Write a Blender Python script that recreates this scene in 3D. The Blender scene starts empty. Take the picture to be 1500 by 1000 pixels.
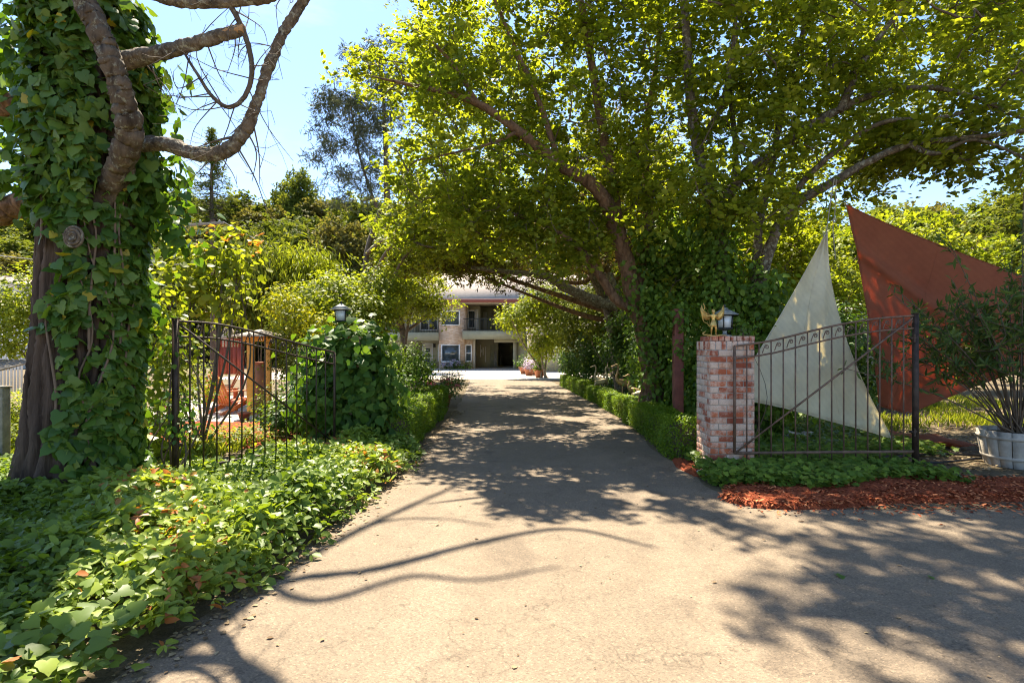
import bpy, math, random
import numpy as np
from math import radians, sin, cos, pi, sqrt

# ------------------------------------------------------------------ camera, sky, sun, exposure
scene = bpy.context.scene
col = scene.collection
FPX, CX, CY, HC = 833.0, 750.0, 502.0, 1.6          # focal length in photo pixels, optical centre, eye height

cam_d = bpy.data.cameras.new('camera')
cam = bpy.data.objects.new('camera', cam_d)
col.objects.link(cam)
cam.location = (0, 0, HC)
cam.rotation_euler = (radians(90), 0, 0)
cam_d.sensor_width = 36
cam_d.lens = FPX / 1500 * 36
cam_d.shift_y = (CY - 500) / 1500
cam_d.clip_start = 0.05
cam_d.clip_end = 2000
scene.camera = cam

SUN_EL = radians(57)
SUN_AZ = math.atan2(-0.37, 0.93)                     # from +Y towards +X
sun_dir = np.array([sin(SUN_AZ) * cos(SUN_EL), cos(SUN_AZ) * cos(SUN_EL), sin(SUN_EL)])

world = bpy.data.worlds.new('World')
scene.world = world
world.use_nodes = True
wn, wl = world.node_tree.nodes, world.node_tree.links
wn.clear()
wo = wn.new('ShaderNodeOutputWorld')
bg = wn.new('ShaderNodeBackground')
sky = wn.new('ShaderNodeTexSky')
sky.sky_type = 'NISHITA'
sky.sun_disc = False
sky.sun_elevation = SUN_EL
sky.sun_rotation = SUN_AZ
sky.air_density = 0.8
sky.dust_density = 0.2
sky.ozone_density = 3.0
bg.inputs['Strength'].default_value = 0.086
# thin high clouds in the sky
tc = wn.new('ShaderNodeTexCoord')
mp = wn.new('ShaderNodeMapping')
mp.inputs['Scale'].default_value = (1.2, 1.2, 4.0)
nz = wn.new('ShaderNodeTexNoise')
nz.inputs['Scale'].default_value = 2.2
nz.inputs['Detail'].default_value = 8
nz.inputs['Roughness'].default_value = 0.62
rp = wn.new('ShaderNodeValToRGB')
rp.color_ramp.elements[0].position = 0.54
rp.color_ramp.elements[0].color = (0, 0, 0, 1)
rp.color_ramp.elements[1].position = 0.72
rp.color_ramp.elements[1].color = (.6, .6, .6, 1)
mx = wn.new('ShaderNodeMixRGB')
mx.inputs['Color2'].default_value = (3.0, 3.25, 3.7, 1)
wl.new(tc.outputs['Generated'], mp.inputs['Vector'])
wl.new(mp.outputs['Vector'], nz.inputs['Vector'])
wl.new(nz.outputs['Fac'], rp.inputs['Fac'])
wl.new(rp.outputs['Color'], mx.inputs['Fac'])
wl.new(sky.outputs['Color'], mx.inputs['Color1'])
wl.new(mx.outputs['Color'], bg.inputs['Color'])
wl.new(bg.outputs['Background'], wo.inputs['Surface'])

sun_l = bpy.data.lights.new('sun', 'SUN')
sun_l.energy = 4.6
sun_l.angle = radians(0.55)
sun_l.color = (1.0, 0.90, 0.73)
sun_o = bpy.data.objects.new('sun', sun_l)
col.objects.link(sun_o)
from mathutils import Vector, Matrix, noise as mnoise
sun_o.rotation_euler = Vector(sun_dir).to_track_quat('Z', 'Y').to_euler()
sun_o.location = (-6, 8, 14)

scene.render.engine = 'CYCLES'
scene.view_settings.view_transform = 'Standard'
scene.view_settings.look = 'None'
scene.view_settings.gamma = 1.0
scene.view_settings.exposure = 2.02
scene.cycles.use_denoising = True
scene.cycles.pixel_filter_type = 'BLACKMAN_HARRIS'
scene.cycles.filter_width = 1.1
scene.cycles.max_bounces = 7
scene.cycles.diffuse_bounces = 4
scene.cycles.glossy_bounces = 2
scene.cycles.transmission_bounces = 5
scene.cycles.transparent_max_bounces = 6
scene.cycles.caustics_reflective = False
scene.cycles.caustics_refractive = False
scene.cycles.sample_clamp_indirect = 8

# ------------------------------------------------------------------ helpers
R = np.random.default_rng(7)
random.seed(7)

def H(x, y):
    """terrain height: flat at the gate, falling half a metre to the house, then the wooded hill"""
    y = np.asarray(y, float); x = np.asarray(x, float)
    z = -0.5 * np.clip((y - 8) / 38, 0, 1)
    t = np.clip((y - 64) / 100, 0, None)
    z = z + 34 * np.clip(t, 0, 1.15) ** 1.05 + 3.0 * np.clip(t * 4, 0, 1) * np.sin(x * 0.045 + 1.0) * np.cos(y * 0.03)
    return z

def P(px, py, d):
    return np.array([(px - CX) / FPX * d, d, HC - (py - CY) / FPX * d])

def GD(py):
    """distance at which a point of the near ground shows at picture row py"""
    k = (py - CY) / FPX
    d = HC / k
    if d > 8:
        d = (HC - 0.5 * 8 / 38) / (k - 0.5 / 38)
    return d

def G(px, py):
    d = GD(py)
    x = (px - CX) / FPX * d
    return np.array([x, d, float(H(x, d))])

def nrmz(a):
    a = np.asarray(a, float)
    return a / np.maximum(np.linalg.norm(a, axis=-1, keepdims=True), 1e-9)

class MB:
    """collects polygons and links them as ONE mesh object"""
    def __init__(s):
        s.V = []; s.F = []; s.n = 0; s.A = []
    def add(s, V, F, a=None):
        V = np.asarray(V, float).reshape(-1, 3)
        s.V.append(V)
        F = np.asarray(F, int)
        s.F.append(F + s.n)
        if a is None: a = 0.5
        s.A.append(np.broadcast_to(np.asarray(a, float), (len(V),)))
        s.n += len(V)
        return s
    def box(s, x0, x1, y0, y1, z0, z1, a=None):
        V = [(x, y, z) for x in (x0, x1) for y in (y0, y1) for z in (z0, z1)]
        F = [(0, 1, 3, 2), (4, 6, 7, 5), (0, 4, 5, 1), (2, 3, 7, 6), (0, 2, 6, 4), (1, 5, 7, 3)]
        return s.add(V, F, a)
    def obox(s, c, ax, ay, az, a=None):
        """box about c with half-axis vectors"""
        c, ax, ay, az = map(lambda v: np.asarray(v, float), (c, ax, ay, az))
        V = [c + i * ax + j * ay + k * az for i in (-1, 1) for j in (-1, 1) for k in (-1, 1)]
        F = [(0, 1, 3, 2), (4, 6, 7, 5), (0, 4, 5, 1), (2, 3, 7, 6), (0, 2, 6, 4), (1, 5, 7, 3)]
        return s.add(V, F, a)
    def bar(s, p, q, w, h=None, a=None):
        """square bar from p to q"""
        p = np.asarray(p, float); q = np.asarray(q, float); h = h or w
        d = q - p; L = np.linalg.norm(d); d = d / L
        up = np.array([0, 0, 1.0]) if abs(d[2]) < 0.95 else np.array([0, 1.0, 0])
        x = nrmz(np.cross(d, up)); y = np.cross(x, d)
        return s.obox((p + q) / 2, d * L / 2, x * w / 2, y * h / 2, a)
    def tube(s, pts, rad, sides=8, a=None, bump=0.0, seed=0, cap=True, rough=0):
        pts = np.asarray(pts, float); n = len(pts)
        rad = np.broadcast_to(np.asarray(rad, float), (n,))
        T = np.gradient(pts, axis=0); T = nrmz(T)
        ref = np.array([0, 0, 1.0]) if abs(T[0][2]) < 0.9 else np.array([1.0, 0, 0])
        N = np.zeros((n, 3)); N[0] = nrmz(np.cross(T[0], ref))
        for i in range(1, n):
            v = N[i - 1] - T[i] * np.dot(N[i - 1], T[i]); N[i] = nrmz(v)
        B = np.cross(T, N)
        th = np.arange(sides) / sides * 2 * pi
        rr = rad[:, None] * np.ones(sides)[None]
        if bump:
            rg = np.random.default_rng(seed)
            ph = rg.random(5) * 6.28
            t = np.arange(n)[:, None]
            s_ = np.concatenate([[0], np.cumsum(np.linalg.norm(np.diff(pts, axis=0), axis=1))])[:, None]
            rr = rr * (1 + bump * (0.5 * np.sin(3 * th[None] + ph[0] + 1.1 * s_) + 0.4 * np.sin(5 * th[None] + ph[1] - 1.5 * s_) + 0.35 * np.sin(9 * th[None] + ph[2] + 2.2 * s_) + 0.5 * (rg.random((n, sides)) - 0.5)))
        V = pts[:, None] + rr[..., None] * (np.cos(th)[None, :, None] * N[:, None] + np.sin(th)[None, :, None] * B[:, None])
        V = V.reshape(-1, 3)
        if rough:
            cc_ = np.repeat(pts, sides, 0); dv = V - cc_
            f_ = np.array([mnoise.noise(Vector(v * 6)) * 1.0 + abs(mnoise.noise(Vector((v[0] * 19, v[1] * 19, v[2] * 19)))) * 1.0 + mnoise.noise(Vector(v * 47)) * .5 for v in V])
            V = cc_ + dv * (1 + rough * (f_ - .25))[:, None]
        i = np.arange(n - 1)[:, None]; j = np.arange(sides)[None]
        j2 = (j + 1) % sides
        F = np.stack([i * sides + j, i * sides + j2, (i + 1) * sides + j2, (i + 1) * sides + j], -1).reshape(-1, 4)
        s.add(V, F, a)
        if cap:
            for e, k in ((0, 0), (n - 1, (n - 1) * sides)):
                c = pts[e]
                ring = V[k:k + sides]
                VV = np.vstack([ring, c[None]])
                idx = [(q, (q + 1) % sides, sides) for q in range(sides)]
                if e == 0: idx = [(b_, a_, c_) for a_, b_, c_ in idx]
                s.add(VV, idx, a)
        return s
    def lathe(s, prof, c=(0, 0, 0), sides=24, a=None):
        prof = np.asarray(prof, float); n = len(prof); c = np.asarray(c, float)
        th = np.arange(sides) / sides * 2 * pi
        V = np.stack([prof[:, 0:1] * np.cos(th), prof[:, 0:1] * np.sin(th), np.repeat(prof[:, 1:2], sides, 1)], -1).reshape(-1, 3) + c
        i = np.arange(n - 1)[:, None]; j = np.arange(sides)[None]; j2 = (j + 1) % sides
        F = np.stack([i * sides + j, i * sides + j2, (i + 1) * sides + j2, (i + 1) * sides + j], -1).reshape(-1, 4)
        return s.add(V, F, a)
    def ell(s, c, r, nu=14, nv=9, a=None):
        ph = np.linspace(-pi / 2, pi / 2, nv)
        prof = np.stack([np.cos(ph) + 1e-4, np.sin(ph)], -1)
        k = MB().lathe(prof, sides=nu)
        V = k.V[0] * np.asarray(r, float) + np.asarray(c, float)
        return s.add(V, k.F[0], a)
    def build(s, name, mat, parent=None, smooth=False, bevel=0, solid=0, sub=0):
        if not s.V: return None
        V = np.vstack(s.V)
        A = np.concatenate(s.A)
        me = bpy.data.meshes.new(name)
        me.vertices.add(len(V)); me.vertices.foreach_set('co', V.astype(np.float32).ravel())
        tot = np.concatenate([np.full(len(f), f.shape[1]) for f in s.F])
        idx = np.concatenate([f.ravel() for f in s.F])
        me.loops.add(len(idx)); me.loops.foreach_set('vertex_index', idx.astype(np.int32))
        me.polygons.add(len(tot))
        st = np.concatenate([[0], np.cumsum(tot)[:-1]])
        me.polygons.foreach_set('loop_start', st.astype(np.int32))
        if smooth: me.polygons.foreach_set('use_smooth', np.ones(len(tot), bool))
        me.update(calc_edges=True)
        at = me.attributes.new('rnd', 'FLOAT', 'POINT')
        at.data.foreach_set('value', A.astype(np.float32))
        o = bpy.data.objects.new(name, me)
        col.objects.link(o)
        if mat: me.materials.append(mat)
        if parent is not None: o.parent = parent
        if bevel:
            m = o.modifiers.new('bevel', 'BEVEL'); m.width = bevel; m.segments = 2; m.limit_method = 'ANGLE'
        if solid:
            m = o.modifiers.new('solid', 'SOLIDIFY'); m.thickness = solid
        return o

def tag(o, label=None, cat=None, group=None, kind=None):
    if label: o['label'] = label
    if cat: o['category'] = cat
    if group: o['group'] = group
    if kind: o['kind'] = kind
    return o

def empty(name, loc=(0, 0, 0), label=None, cat=None, group=None):
    o = bpy.data.objects.new(name, None)
    col.objects.link(o)
    o.location = tuple(float(v) for v in loc)
    o.empty_display_size = 0.2
    tag(o, label, cat, group)
    return o

def adopt(o, root):
    """parent a world-space mesh to an empty that stands at its base"""
    if o is None: return None
    o.parent = root
    o.matrix_parent_inverse = Matrix.Translation(-Vector(root.location))
    return o

def copy_tree(o, parent=None):
    c = o.copy(); col.objects.link(c)
    if parent is not None:
        c.parent = parent
        c.matrix_parent_inverse = o.matrix_parent_inverse.copy()
    for ch in [k for k in bpy.data.objects if k.parent == o]:
        copy_tree(ch, c)
    return c

def crom(pts, per=6):
    """smooth curve through points"""
    p = np.asarray(pts, float)
    p = np.vstack([2 * p[0] - p[1], p, 2 * p[-1] - p[-2]])
    out = []
    for i in range(1, len(p) - 2):
        for k in range(per):
            t = k / per
            out.append(0.5 * ((2 * p[i]) + (-p[i - 1] + p[i + 1]) * t + (2 * p[i - 1] - 5 * p[i] + 4 * p[i + 1] - p[i + 2]) * t * t + (-p[i - 1] + 3 * p[i] - 3 * p[i + 1] + p[i + 2]) * t ** 3))
    out.append(p[-2])
    return np.array(out)

# ---- leaf templates: x across, y base to tip, z up
def _tm(V, F): return np.array(V, float), np.array(F, int)
LEAF4 = _tm([(0, 0, 0), (-.34, .45, .10), (0, 1, 0), (.34, .45, .10)], [(0, 2, 1), (0, 3, 2)])
LEAF6 = _tm([(0, 0, 0), (.30, .25, .07), (.34, .62, .07), (0, 1, -.06), (-.34, .62, .07), (-.30, .25, .07)], [(0, 1, 2, 3), (0, 3, 4, 5)])
SLIM = _tm([(0, 0, 0), (.11, .3, .03), (.10, .65, .02), (0, 1, -.08), (-.10, .65, .02), (-.11, .3, .03)], [(0, 1, 2, 3), (0, 3, 4, 5)])
ELLIP = _tm([(0, 0, 0), (.20, .28, .06), (.19, .66, .04), (0, 1, -.10), (-.19, .66, .04), (-.20, .28, .06), (0, .5, .0)], [(0, 1, 2, 6), (6, 2, 3, 3), (6, 3, 4, 4), (0, 6, 4, 5)])
ELLIP = _tm([(0, 0, 0), (.20, .28, .06), (.19, .66, .04), (0, 1, -.12), (-.19, .66, .04), (-.20, .28, .06), (0, .5, .0)], [(0, 1, 6), (1, 2, 6), (6, 2, 3), (6, 3, 4), (6, 4, 5), (0, 6, 5)])
_iv = [(0, .03), (.18, -.10), (.44, -.06), (.56, .20), (.42, .38), (.36, .60), (.17, .76), (0, 1.0)]
_ivv = [(x, y, .10 * abs(x) - .10 * y * y - .28 * x * x) for x, y in _iv] + [(-x, y, .10 * abs(x) - .10 * y * y - .28 * x * x) for x, y in _iv[-2:0:-1]] + [(0, .40, .03)]
IVY = _tm(_ivv, [(i, (i + 1) % 14, 14) for i in range(14)])
_mp = [(0, 0), (.20, .06), (.50, .10), (.36, .30), (.56, .58), (.26, .62), (0, 1.0)]
_mpv = [(x, y, -.12 * x * x) for x, y in _mp] + [(-x, y, -.12 * x * x) for x, y in _mp[-2:0:-1]] + [(0, .35, .05)]
MAPLE = _tm(_mpv, [(i, (i + 1) % 12, 12) for i in range(12)])

def leaves(mb, pos, nrm, tip, size, tmpl, rnd, wide=1.0):
    """place N leaves; nrm = face direction, tip = direction in which the tip points"""
    pos = np.asarray(pos, float); N = len(pos)
    if N == 0: return mb
    V, F = tmpl
    nrm = nrmz(nrm); tip = np.asarray(tip, float)
    tip = nrmz(tip - nrm * (tip * nrm).sum(-1, keepdims=True) + 1e-6)
    xx = np.cross(tip, nrm)
    size = np.broadcast_to(np.asarray(size, float), (N,))[:, None, None]
    L = (V[None, :, 0:1] * wide * xx[:, None] + V[None, :, 1:2] * tip[:, None] + V[None, :, 2:3] * nrm[:, None]) * size + pos[:, None]
    k = len(V)
    FF = (F[None] + (np.arange(N) * k)[:, None, None]).reshape(-1, F.shape[1])
    mb.add(L.reshape(-1, 3), FF, np.repeat(np.broadcast_to(np.asarray(rnd, float), (N,)), k))
    return mb

def rvec(n): return nrmz(R.normal(size=(n, 3)))

def clump_leaves(mb, centers, n, rad, size, tmpl=LEAF6, up=0.7, flat=0.6, cv=0.25, wide=1.0):
    """leaf clumps: n leaves round each centre; colour varies per clump and per leaf"""
    centers = np.asarray(centers, float)
    m = len(centers)
    rad = np.broadcast_to(np.asarray(rad, float), (m,))
    c = np.repeat(centers, n, 0); r = np.repeat(rad, n)
    # leafy sprays: each clump is a handful of twigs with leaves set along both sides
    ns = max(3, n // 9)
    sd_ = nrmz(R.normal(size=(m * ns, 3)) * np.array([1, 1, flat]))
    so = R.normal(size=(m * ns, 3)) * np.array([.38, .38, .30 * flat + .1])
    sn = nrmz(rvec(m * ns) * .55 + np.array([0, 0, up + .25]))
    k = np.repeat(np.arange(m) * ns, n) + R.integers(0, ns, m * n)
    t = R.random(m * n)
    dd = sd_[k]; side = nrmz(np.cross(dd, sn[k])) * np.where(R.random(m * n) < .5, 1, -1)[:, None]
    off = so[k] + dd * (t * .85)[:, None] + np.array([0, 0, -.22]) * (t ** 2)[:, None] + side * size * .18 / np.maximum(r, .05)[:, None] + R.normal(size=(m * n, 3)) * .05
    pos = c + off * r[:, None]
    nr = sn[k] + rvec(m * n) * 0.45
    tp = dd * .8 + side * .9 + rvec(m * n) * 0.35 + np.array([0, 0, -0.3])
    cr = np.repeat(R.random(m), n)
    rn = np.clip(cv * 2 * (cr - 0.5) + 0.5 + (R.random(m * n) - 0.5) * 0.75, 0, 1)
    leaves(mb, pos, nr, tp, size * (0.45 + 0.9 * R.random(m * n)), tmpl, rn, wide)
    return mb

def blob_leaves(mb, blobs, dens, size, tmpl=LEAF6, up=0.5, rough=0.15, shell=0.25, box=False, droop=0.2, zmin=None, cut=None, wide=1.0, cap=None):
    """leaves on lumpy ellipsoids (cx,cy,cz,rx,ry,rz); dens = leaves per square metre of surface"""
    for b in blobs:
        c = np.array(b[:3], float); r = np.array(b[3:6], float)
        area = 4 * pi * ((r[0] * r[1]) ** 1.6 / 3 + (r[0] * r[2]) ** 1.6 / 3 + (r[1] * r[2]) ** 1.6 / 3) ** (1 / 1.6)
        n = int(area * dens)
        if cap: n = min(n, cap)
        d = rvec(n)
        lump = np.zeros(n)
        rg = np.random.default_rng(int(abs(c[0] * 97 + c[1] * 31 + c[2] * 13) * 10) % 100000)
        for k in range(7):
            w = rg.normal(size=3) * (2.0 + k * 1.1); lump += np.sin(d @ w + rg.random() * 6.28) / (1 + k * 0.35)
        lump = lump / 2.4
        cs_ = max(size * 2.6, .17 * float(r.mean()) ** .7)
        K = int(np.clip(area / (cs_ * cs_ * 1.5), 14, 900))
        kd = nrmz(rg.normal(size=(K, 3))); kr = 1 + rough * rg.normal(size=K) * .75 - shell * rg.random(K) ** 1.6
        kk = rg.integers(0, K, n)
        solo = R.random(n) < .22
        pos = c + kd[kk] * r * (kr[kk] + rough * lump * .5)[:, None] + R.normal(size=(n, 3)) * cs_ * np.array([.55, .55, .42])
        pos[solo] = (c + d * r * (1 + rough * lump - shell * R.random(n) ** 1.8)[:, None])[solo]
        lump = np.where(solo, lump, (kr[kk] - 1) / max(rough, .05) * .6)
        d = nrmz((pos - c) / r)
        nm = nrmz(d / r)
        nr = nm * 0.8 + rvec(n) * 0.6 + np.array([0, 0, up])
        tp = rvec(n) * 0.7 + nm * 0.5 + np.array([0, 0, -droop])
        rn = np.clip(0.5 + 0.18 * lump + (R.random(n) - 0.5) * 0.7, 0, 1)
        keep = np.ones(n, bool)
        if zmin is not None: keep &= pos[:, 2] > zmin
        if cut is not None: keep &= cut(pos)
        leaves(mb, pos[keep], nr[keep], tp[keep], (size * (0.6 + 0.7 * R.random(n)))[keep], tmpl, rn[keep], wide)
    return mb

# ------------------------------------------------------------------ materials
MAT = {}
def newmat(name):
    m = bpy.data.materials.new(name); m.use_nodes = True
    nt = m.node_tree; nt.nodes.clear()
    out = nt.nodes.new('ShaderNodeOutputMaterial')
    MAT[name] = m
    return m, nt, out

def N_(nt, t, **k):
    n = nt.nodes.new(t)
    for a, v in k.items(): setattr(n, a, v)
    return n

def ramp(nt, fac, stops, interp='LINEAR'):
    r = N_(nt, 'ShaderNodeValToRGB')
    cr = r.color_ramp; cr.interpolation = interp
    while len(cr.elements) < len(stops): cr.elements.new(0.5)
    for e, (p, c) in zip(cr.elements, stops):
        e.position = p; e.color = (*c, 1) if len(c) == 3 else c
    nt.links.new(fac, r.inputs['Fac'])
    return r.outputs['Color']

def noise(nt, scale, detail=4, rough=0.55, vec=None, dist=0.0):
    n = N_(nt, 'ShaderNodeTexNoise')
    n.inputs['Scale'].default_value = scale; n.inputs['Detail'].default_value = detail
    n.inputs['Roughness'].default_value = rough; n.inputs['Distortion'].default_value = dist
    if vec is None:
        t = N_(nt, 'ShaderNodeNewGeometry'); vec = t.outputs['Position']
    nt.links.new(vec, n.inputs['Vector'])
    return n.outputs['Fac']

def mixc(nt, f, a, b, mode='MIX'):
    m = N_(nt, 'ShaderNodeMixRGB'); m.blend_type = mode
    for i, v in (('Fac', f), ('Color1', a), ('Color2', b)):
        if isinstance(v, (int, float)): m.inputs[i].default_value = v
        elif isinstance(v, tuple): m.inputs[i].default_value = (*v, 1)
        else: nt.links.new(v, m.inputs[i])
    return m.outputs['Color']

def leafmat(name, c0, c1, c2, tr=0.42, trc=None, rough=0.52, spec=0.22, odd=None):
    """thin leaf: reflects one green, lets a yellower one through"""
    m, nt, out = newmat(name)
    at = N_(nt, 'ShaderNodeAttribute', attribute_name='rnd')
    st = [(0.05, c0), (0.5, c1), (0.92, c2)]
    if odd: st = [(0.05, c0), (0.5, c1), (0.88, c2), (0.968, c2), (0.98, odd)]
    c = ramp(nt, at.outputs['Fac'], st)
    p = N_(nt, 'ShaderNodeBsdfPrincipled')
    nt.links.new(c, p.inputs['Base Color'])
    p.inputs['Roughness'].default_value = rough
    p.inputs['Specular IOR Level'].default_value = spec
    t = N_(nt, 'ShaderNodeBsdfTranslucent')
    k = trc or (1.5, 1.45, 0.55)
    tcx = mixc(nt, 1.0, c, tuple(k), 'MULTIPLY')
    nt.links.new(tcx, t.inputs['Color'])
    ms = N_(nt, 'ShaderNodeMixShader'); ms.inputs[0].default_value = tr
    nt.links.new(p.outputs[0], ms.inputs[1]); nt.links.new(t.outputs[0], ms.inputs[2])
    nt.links.new(ms.outputs[0], out.inputs['Surface'])
    return m

def plain(name, c, rough=0.6, metal=0.0, var=0.0, vscale=6.0, bump=0.0, bscale=40, spec=0.4, attr=0.0):
    m, nt, out = newmat(name)
    p = N_(nt, 'ShaderNodeBsdfPrincipled')
    p.inputs['Roughness'].default_value = rough; p.inputs['Metallic'].default_value = metal
    p.inputs['Specular IOR Level'].default_value = spec
    p.inputs['Base Color'].default_value = (*c, 1)
    if var:
        f = noise(nt, vscale, 5, 0.6)
        cc = ramp(nt, f, [(0.3, tuple(v * (1 - var) for v in c)), (0.7, tuple(min(1, v * (1 + var)) for v in c))])
        if attr:
            at = N_(nt, 'ShaderNodeAttribute', attribute_name='rnd')
            cc = mixc(nt, attr, cc, ramp(nt, at.outputs['Fac'], [(0, tuple(v * 0.55 for v in c)), (1, tuple(min(1, v * 1.45) for v in c))]))
        nt.links.new(cc, p.inputs['Base Color'])
    if bump:
        f = noise(nt, bscale, 4, 0.6)
        b = N_(nt, 'ShaderNodeBump'); b.inputs['Strength'].default_value = bump; b.inputs['Distance'].default_value = 0.01
        nt.links.new(f, b.inputs['Height']); nt.links.new(b.outputs[0], p.inputs['Normal'])
    nt.links.new(p.outputs[0], out.inputs['Surface'])
    return m

def barkmat(name, dark, light, lich=None, scale=9.0, lamt=0.5, stretch=(1, 1, .28), bump=0.9, bd=0.03):
    m, nt, out = newmat(name)
    g = N_(nt, 'ShaderNodeNewGeometry')
    mpn = N_(nt, 'ShaderNodeMapping'); mpn.inputs['Scale'].default_value = stretch
    nt.links.new(g.outputs['Position'], mpn.inputs['Vector'])
    f = noise(nt, scale, 6, 0.65, mpn.outputs['Vector'], 0.6)
    v = N_(nt, 'ShaderNodeTexVoronoi', feature='DISTANCE_TO_EDGE'); v.inputs['Scale'].default_value = scale * 1.6
    nt.links.new(mpn.outputs['Vector'], v.inputs['Vector'])
    c = ramp(nt, f, [(0.3, dark), (0.68, light)])
    if lich:
        lf = noise(nt, 15.0, 6, 0.75)
        lm = ramp(nt, lf, [(lamt, (0, 0, 0)), (lamt + 0.09, (.8, .8, .8))])
        c = mixc(nt, lm, c, lich)
    p = N_(nt, 'ShaderNodeBsdfPrincipled'); p.inputs['Roughness'].default_value = 0.9
    p.inputs['Specular IOR Level'].default_value = 0.15
    nt.links.new(c, p.inputs['Base Color'])
    h = mixc(nt, 0.5, f, v.outputs['Distance'])
    b = N_(nt, 'ShaderNodeBump'); b.inputs['Strength'].default_value = bump; b.inputs['Distance'].default_value = bd
    nt.links.new(h, b.inputs['Height']); nt.links.new(b.outputs[0], p.inputs['Normal'])
    nt.links.new(p.outputs[0], out.inputs['Surface'])
    return m

canopy_m = leafmat('leaf_canopy', (.110, .150, .018), (.200, .240, .028), (.310, .335, .045), tr=0.58, trc=(1.65, 1.55, .42))
dark_m = leafmat('leaf_dark', (.040, .085, .014), (.075, .140, .024), (.140, .205, .032), tr=0.40)
ivy_m = leafmat('leaf_ivy', (.045, .100, .015), (.085, .165, .024), (.150, .225, .034), tr=0.38, trc=(1.7, 1.6, .4), rough=0.42, spec=0.32, odd=(.42, .33, .03))
ivyr_m = leafmat('leaf_ivy_deep', (.075, .140, .020), (.130, .215, .030), (.220, .310, .042), tr=0.45, rough=0.42)
cover_m = leafmat('leaf_cover', (.095, .155, .020), (.175, .250, .034), (.290, .360, .050), tr=0.38, trc=(1.5, 1.4, .4), rough=0.45, spec=0.3, odd=(.45, .16, .05))
box_m = leafmat('leaf_boxwood', (.075, .140, .010), (.145, .230, .018), (.230, .315, .028), tr=0.42)
lime_m = leafmat('leaf_lime', (.120, .165, .016), (.210, .260, .026), (.320, .350, .045), tr=0.52, trc=(1.45, 1.35, .4))
yellow_m = leafmat('leaf_yellow', (.16, .20, .015), (.28, .31, .02), (.42, .40, .03), tr=0.45, trc=(1.3, 1.15, .4))
oak_m = leafmat('leaf_oak', (.075, .100, .020), (.130, .160, .028), (.205, .220, .042), tr=0.35, trc=(1.4, 1.35, .5), rough=.65, spec=.06)
olive_m = leafmat('leaf_olive', (.095, .096, .028), (.155, .150, .040), (.220, .200, .058), tr=0.3, trc=(1.3, 1.2, .6), rough=.65, spec=.06)
pine_m = leafmat('leaf_pine', (.045, .060, .035), (.075, .092, .050), (.105, .120, .065), tr=0.15, trc=(1.2, 1.2, .8), rough=0.6)
cedar_m = leafmat('leaf_cedar', (.055, .055, .015), (.105, .095, .022), (.165, .140, .030), tr=0.35, trc=(1.5, 1.2, .5))
olean_m = leafmat('leaf_oleander', (.045, .085, .022), (.080, .130, .032), (.140, .190, .045), tr=0.35)
grass_m = leafmat('leaf_grass', (.14, .19, .02), (.22, .27, .03), (.34, .36, .05), tr=0.4, trc=(1.3, 1.2, .4))
redfl_m = leafmat('petal_red', (.35, .05, .06), (.5, .12, .12), (.6, .25, .22), tr=0.3, trc=(1.2, .6, .6))
pinkfl_m = leafmat('petal_pale', (.45, .38, .45), (.6, .5, .58), (.75, .7, .75), tr=0.3, trc=(1, .9, 1))
mulchc_m = leafmat('bark_chips', (.16, .034, .014), (.40, .085, .028), (.60, .22, .09), tr=0.0, rough=0.8, spec=0.15)
litter_m = leafmat('dry_leaves', (.12, .075, .04), (.25, .17, .09), (.42, .32, .18), tr=0.1, rough=0.8, trc=(1, .9, .6))

bark_m = barkmat('bark_brown', (.035, .025, .018), (.155, .115, .080), (.24, .23, .17), lamt=0.54)
barkl_m = barkmat('bark_lichen', (.040, .030, .022), (.20, .155, .11), (.33, .32, .24), lamt=0.53, scale=14, stretch=(1, 1, .7))
trunk_m = barkmat('bark_trunk', (.025, .017, .013), (.14, .095, .068), None, scale=7, stretch=(1.3, 1.3, .16), bump=1.0, bd=0.05)
redbark_m = barkmat('bark_orange', (.055, .030, .018), (.26, .15, .085), (.34, .30, .20), lamt=0.60, scale=12, stretch=(1, 1, .5))
twig_m = plain('twig', (.12, .085, .055), 0.85, var=0.4, vscale=9)
paletwig_m = plain('twig_pale', (.26, .21, .15), 0.85, var=0.4, vscale=9)
iron_m = plain('iron_brown', (.050, .032, .022), 0.55, 0.35, var=0.5, vscale=14, bump=0.3, bscale=90)
ironr_m = plain('iron_rust', (.155, .095, .062), 0.7, 0.2, var=0.5, vscale=14, bump=0.3, bscale=90)
dirt_m = None

def groundmat(name, cols, scales=(1.2, 18, 90), bump=0.8, bd=0.02, rough=0.95):
    m, nt, out = newmat(name)
    f1 = noise(nt, scales[0], 6, 0.6); f2 = noise(nt, scales[1], 6, 0.7); f3 = noise(nt, scales[2], 3, 0.7)
    a = ramp(nt, f1, [(0.32, cols[0]), (0.68, cols[1])])
    b = ramp(nt, f2, [(0.35, cols[2]), (0.65, cols[3])])
    c = mixc(nt, 0.5, a, b)
    c = mixc(nt, 0.6, c, ramp(nt, f3, [(0.3, (.35, .35, .35)), (0.7, (1.3, 1.3, 1.3))]), 'MULTIPLY')
    p = N_(nt, 'ShaderNodeBsdfPrincipled'); p.inputs['Roughness'].default_value = rough
    p.inputs['Specular IOR Level'].default_value = 0.15
    nt.links.new(c, p.inputs['Base Color'])
    h = mixc(nt, 0.5, f2, f3)
    bb = N_(nt, 'ShaderNodeBump'); bb.inputs['Strength'].default_value = bump; bb.inputs['Distance'].default_value = bd
    nt.links.new(h, bb.inputs['Height']); nt.links.new(bb.outputs[0], p.inputs['Normal'])
    nt.links.new(p.outputs[0], out.inputs['Surface'])
    return m

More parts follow.
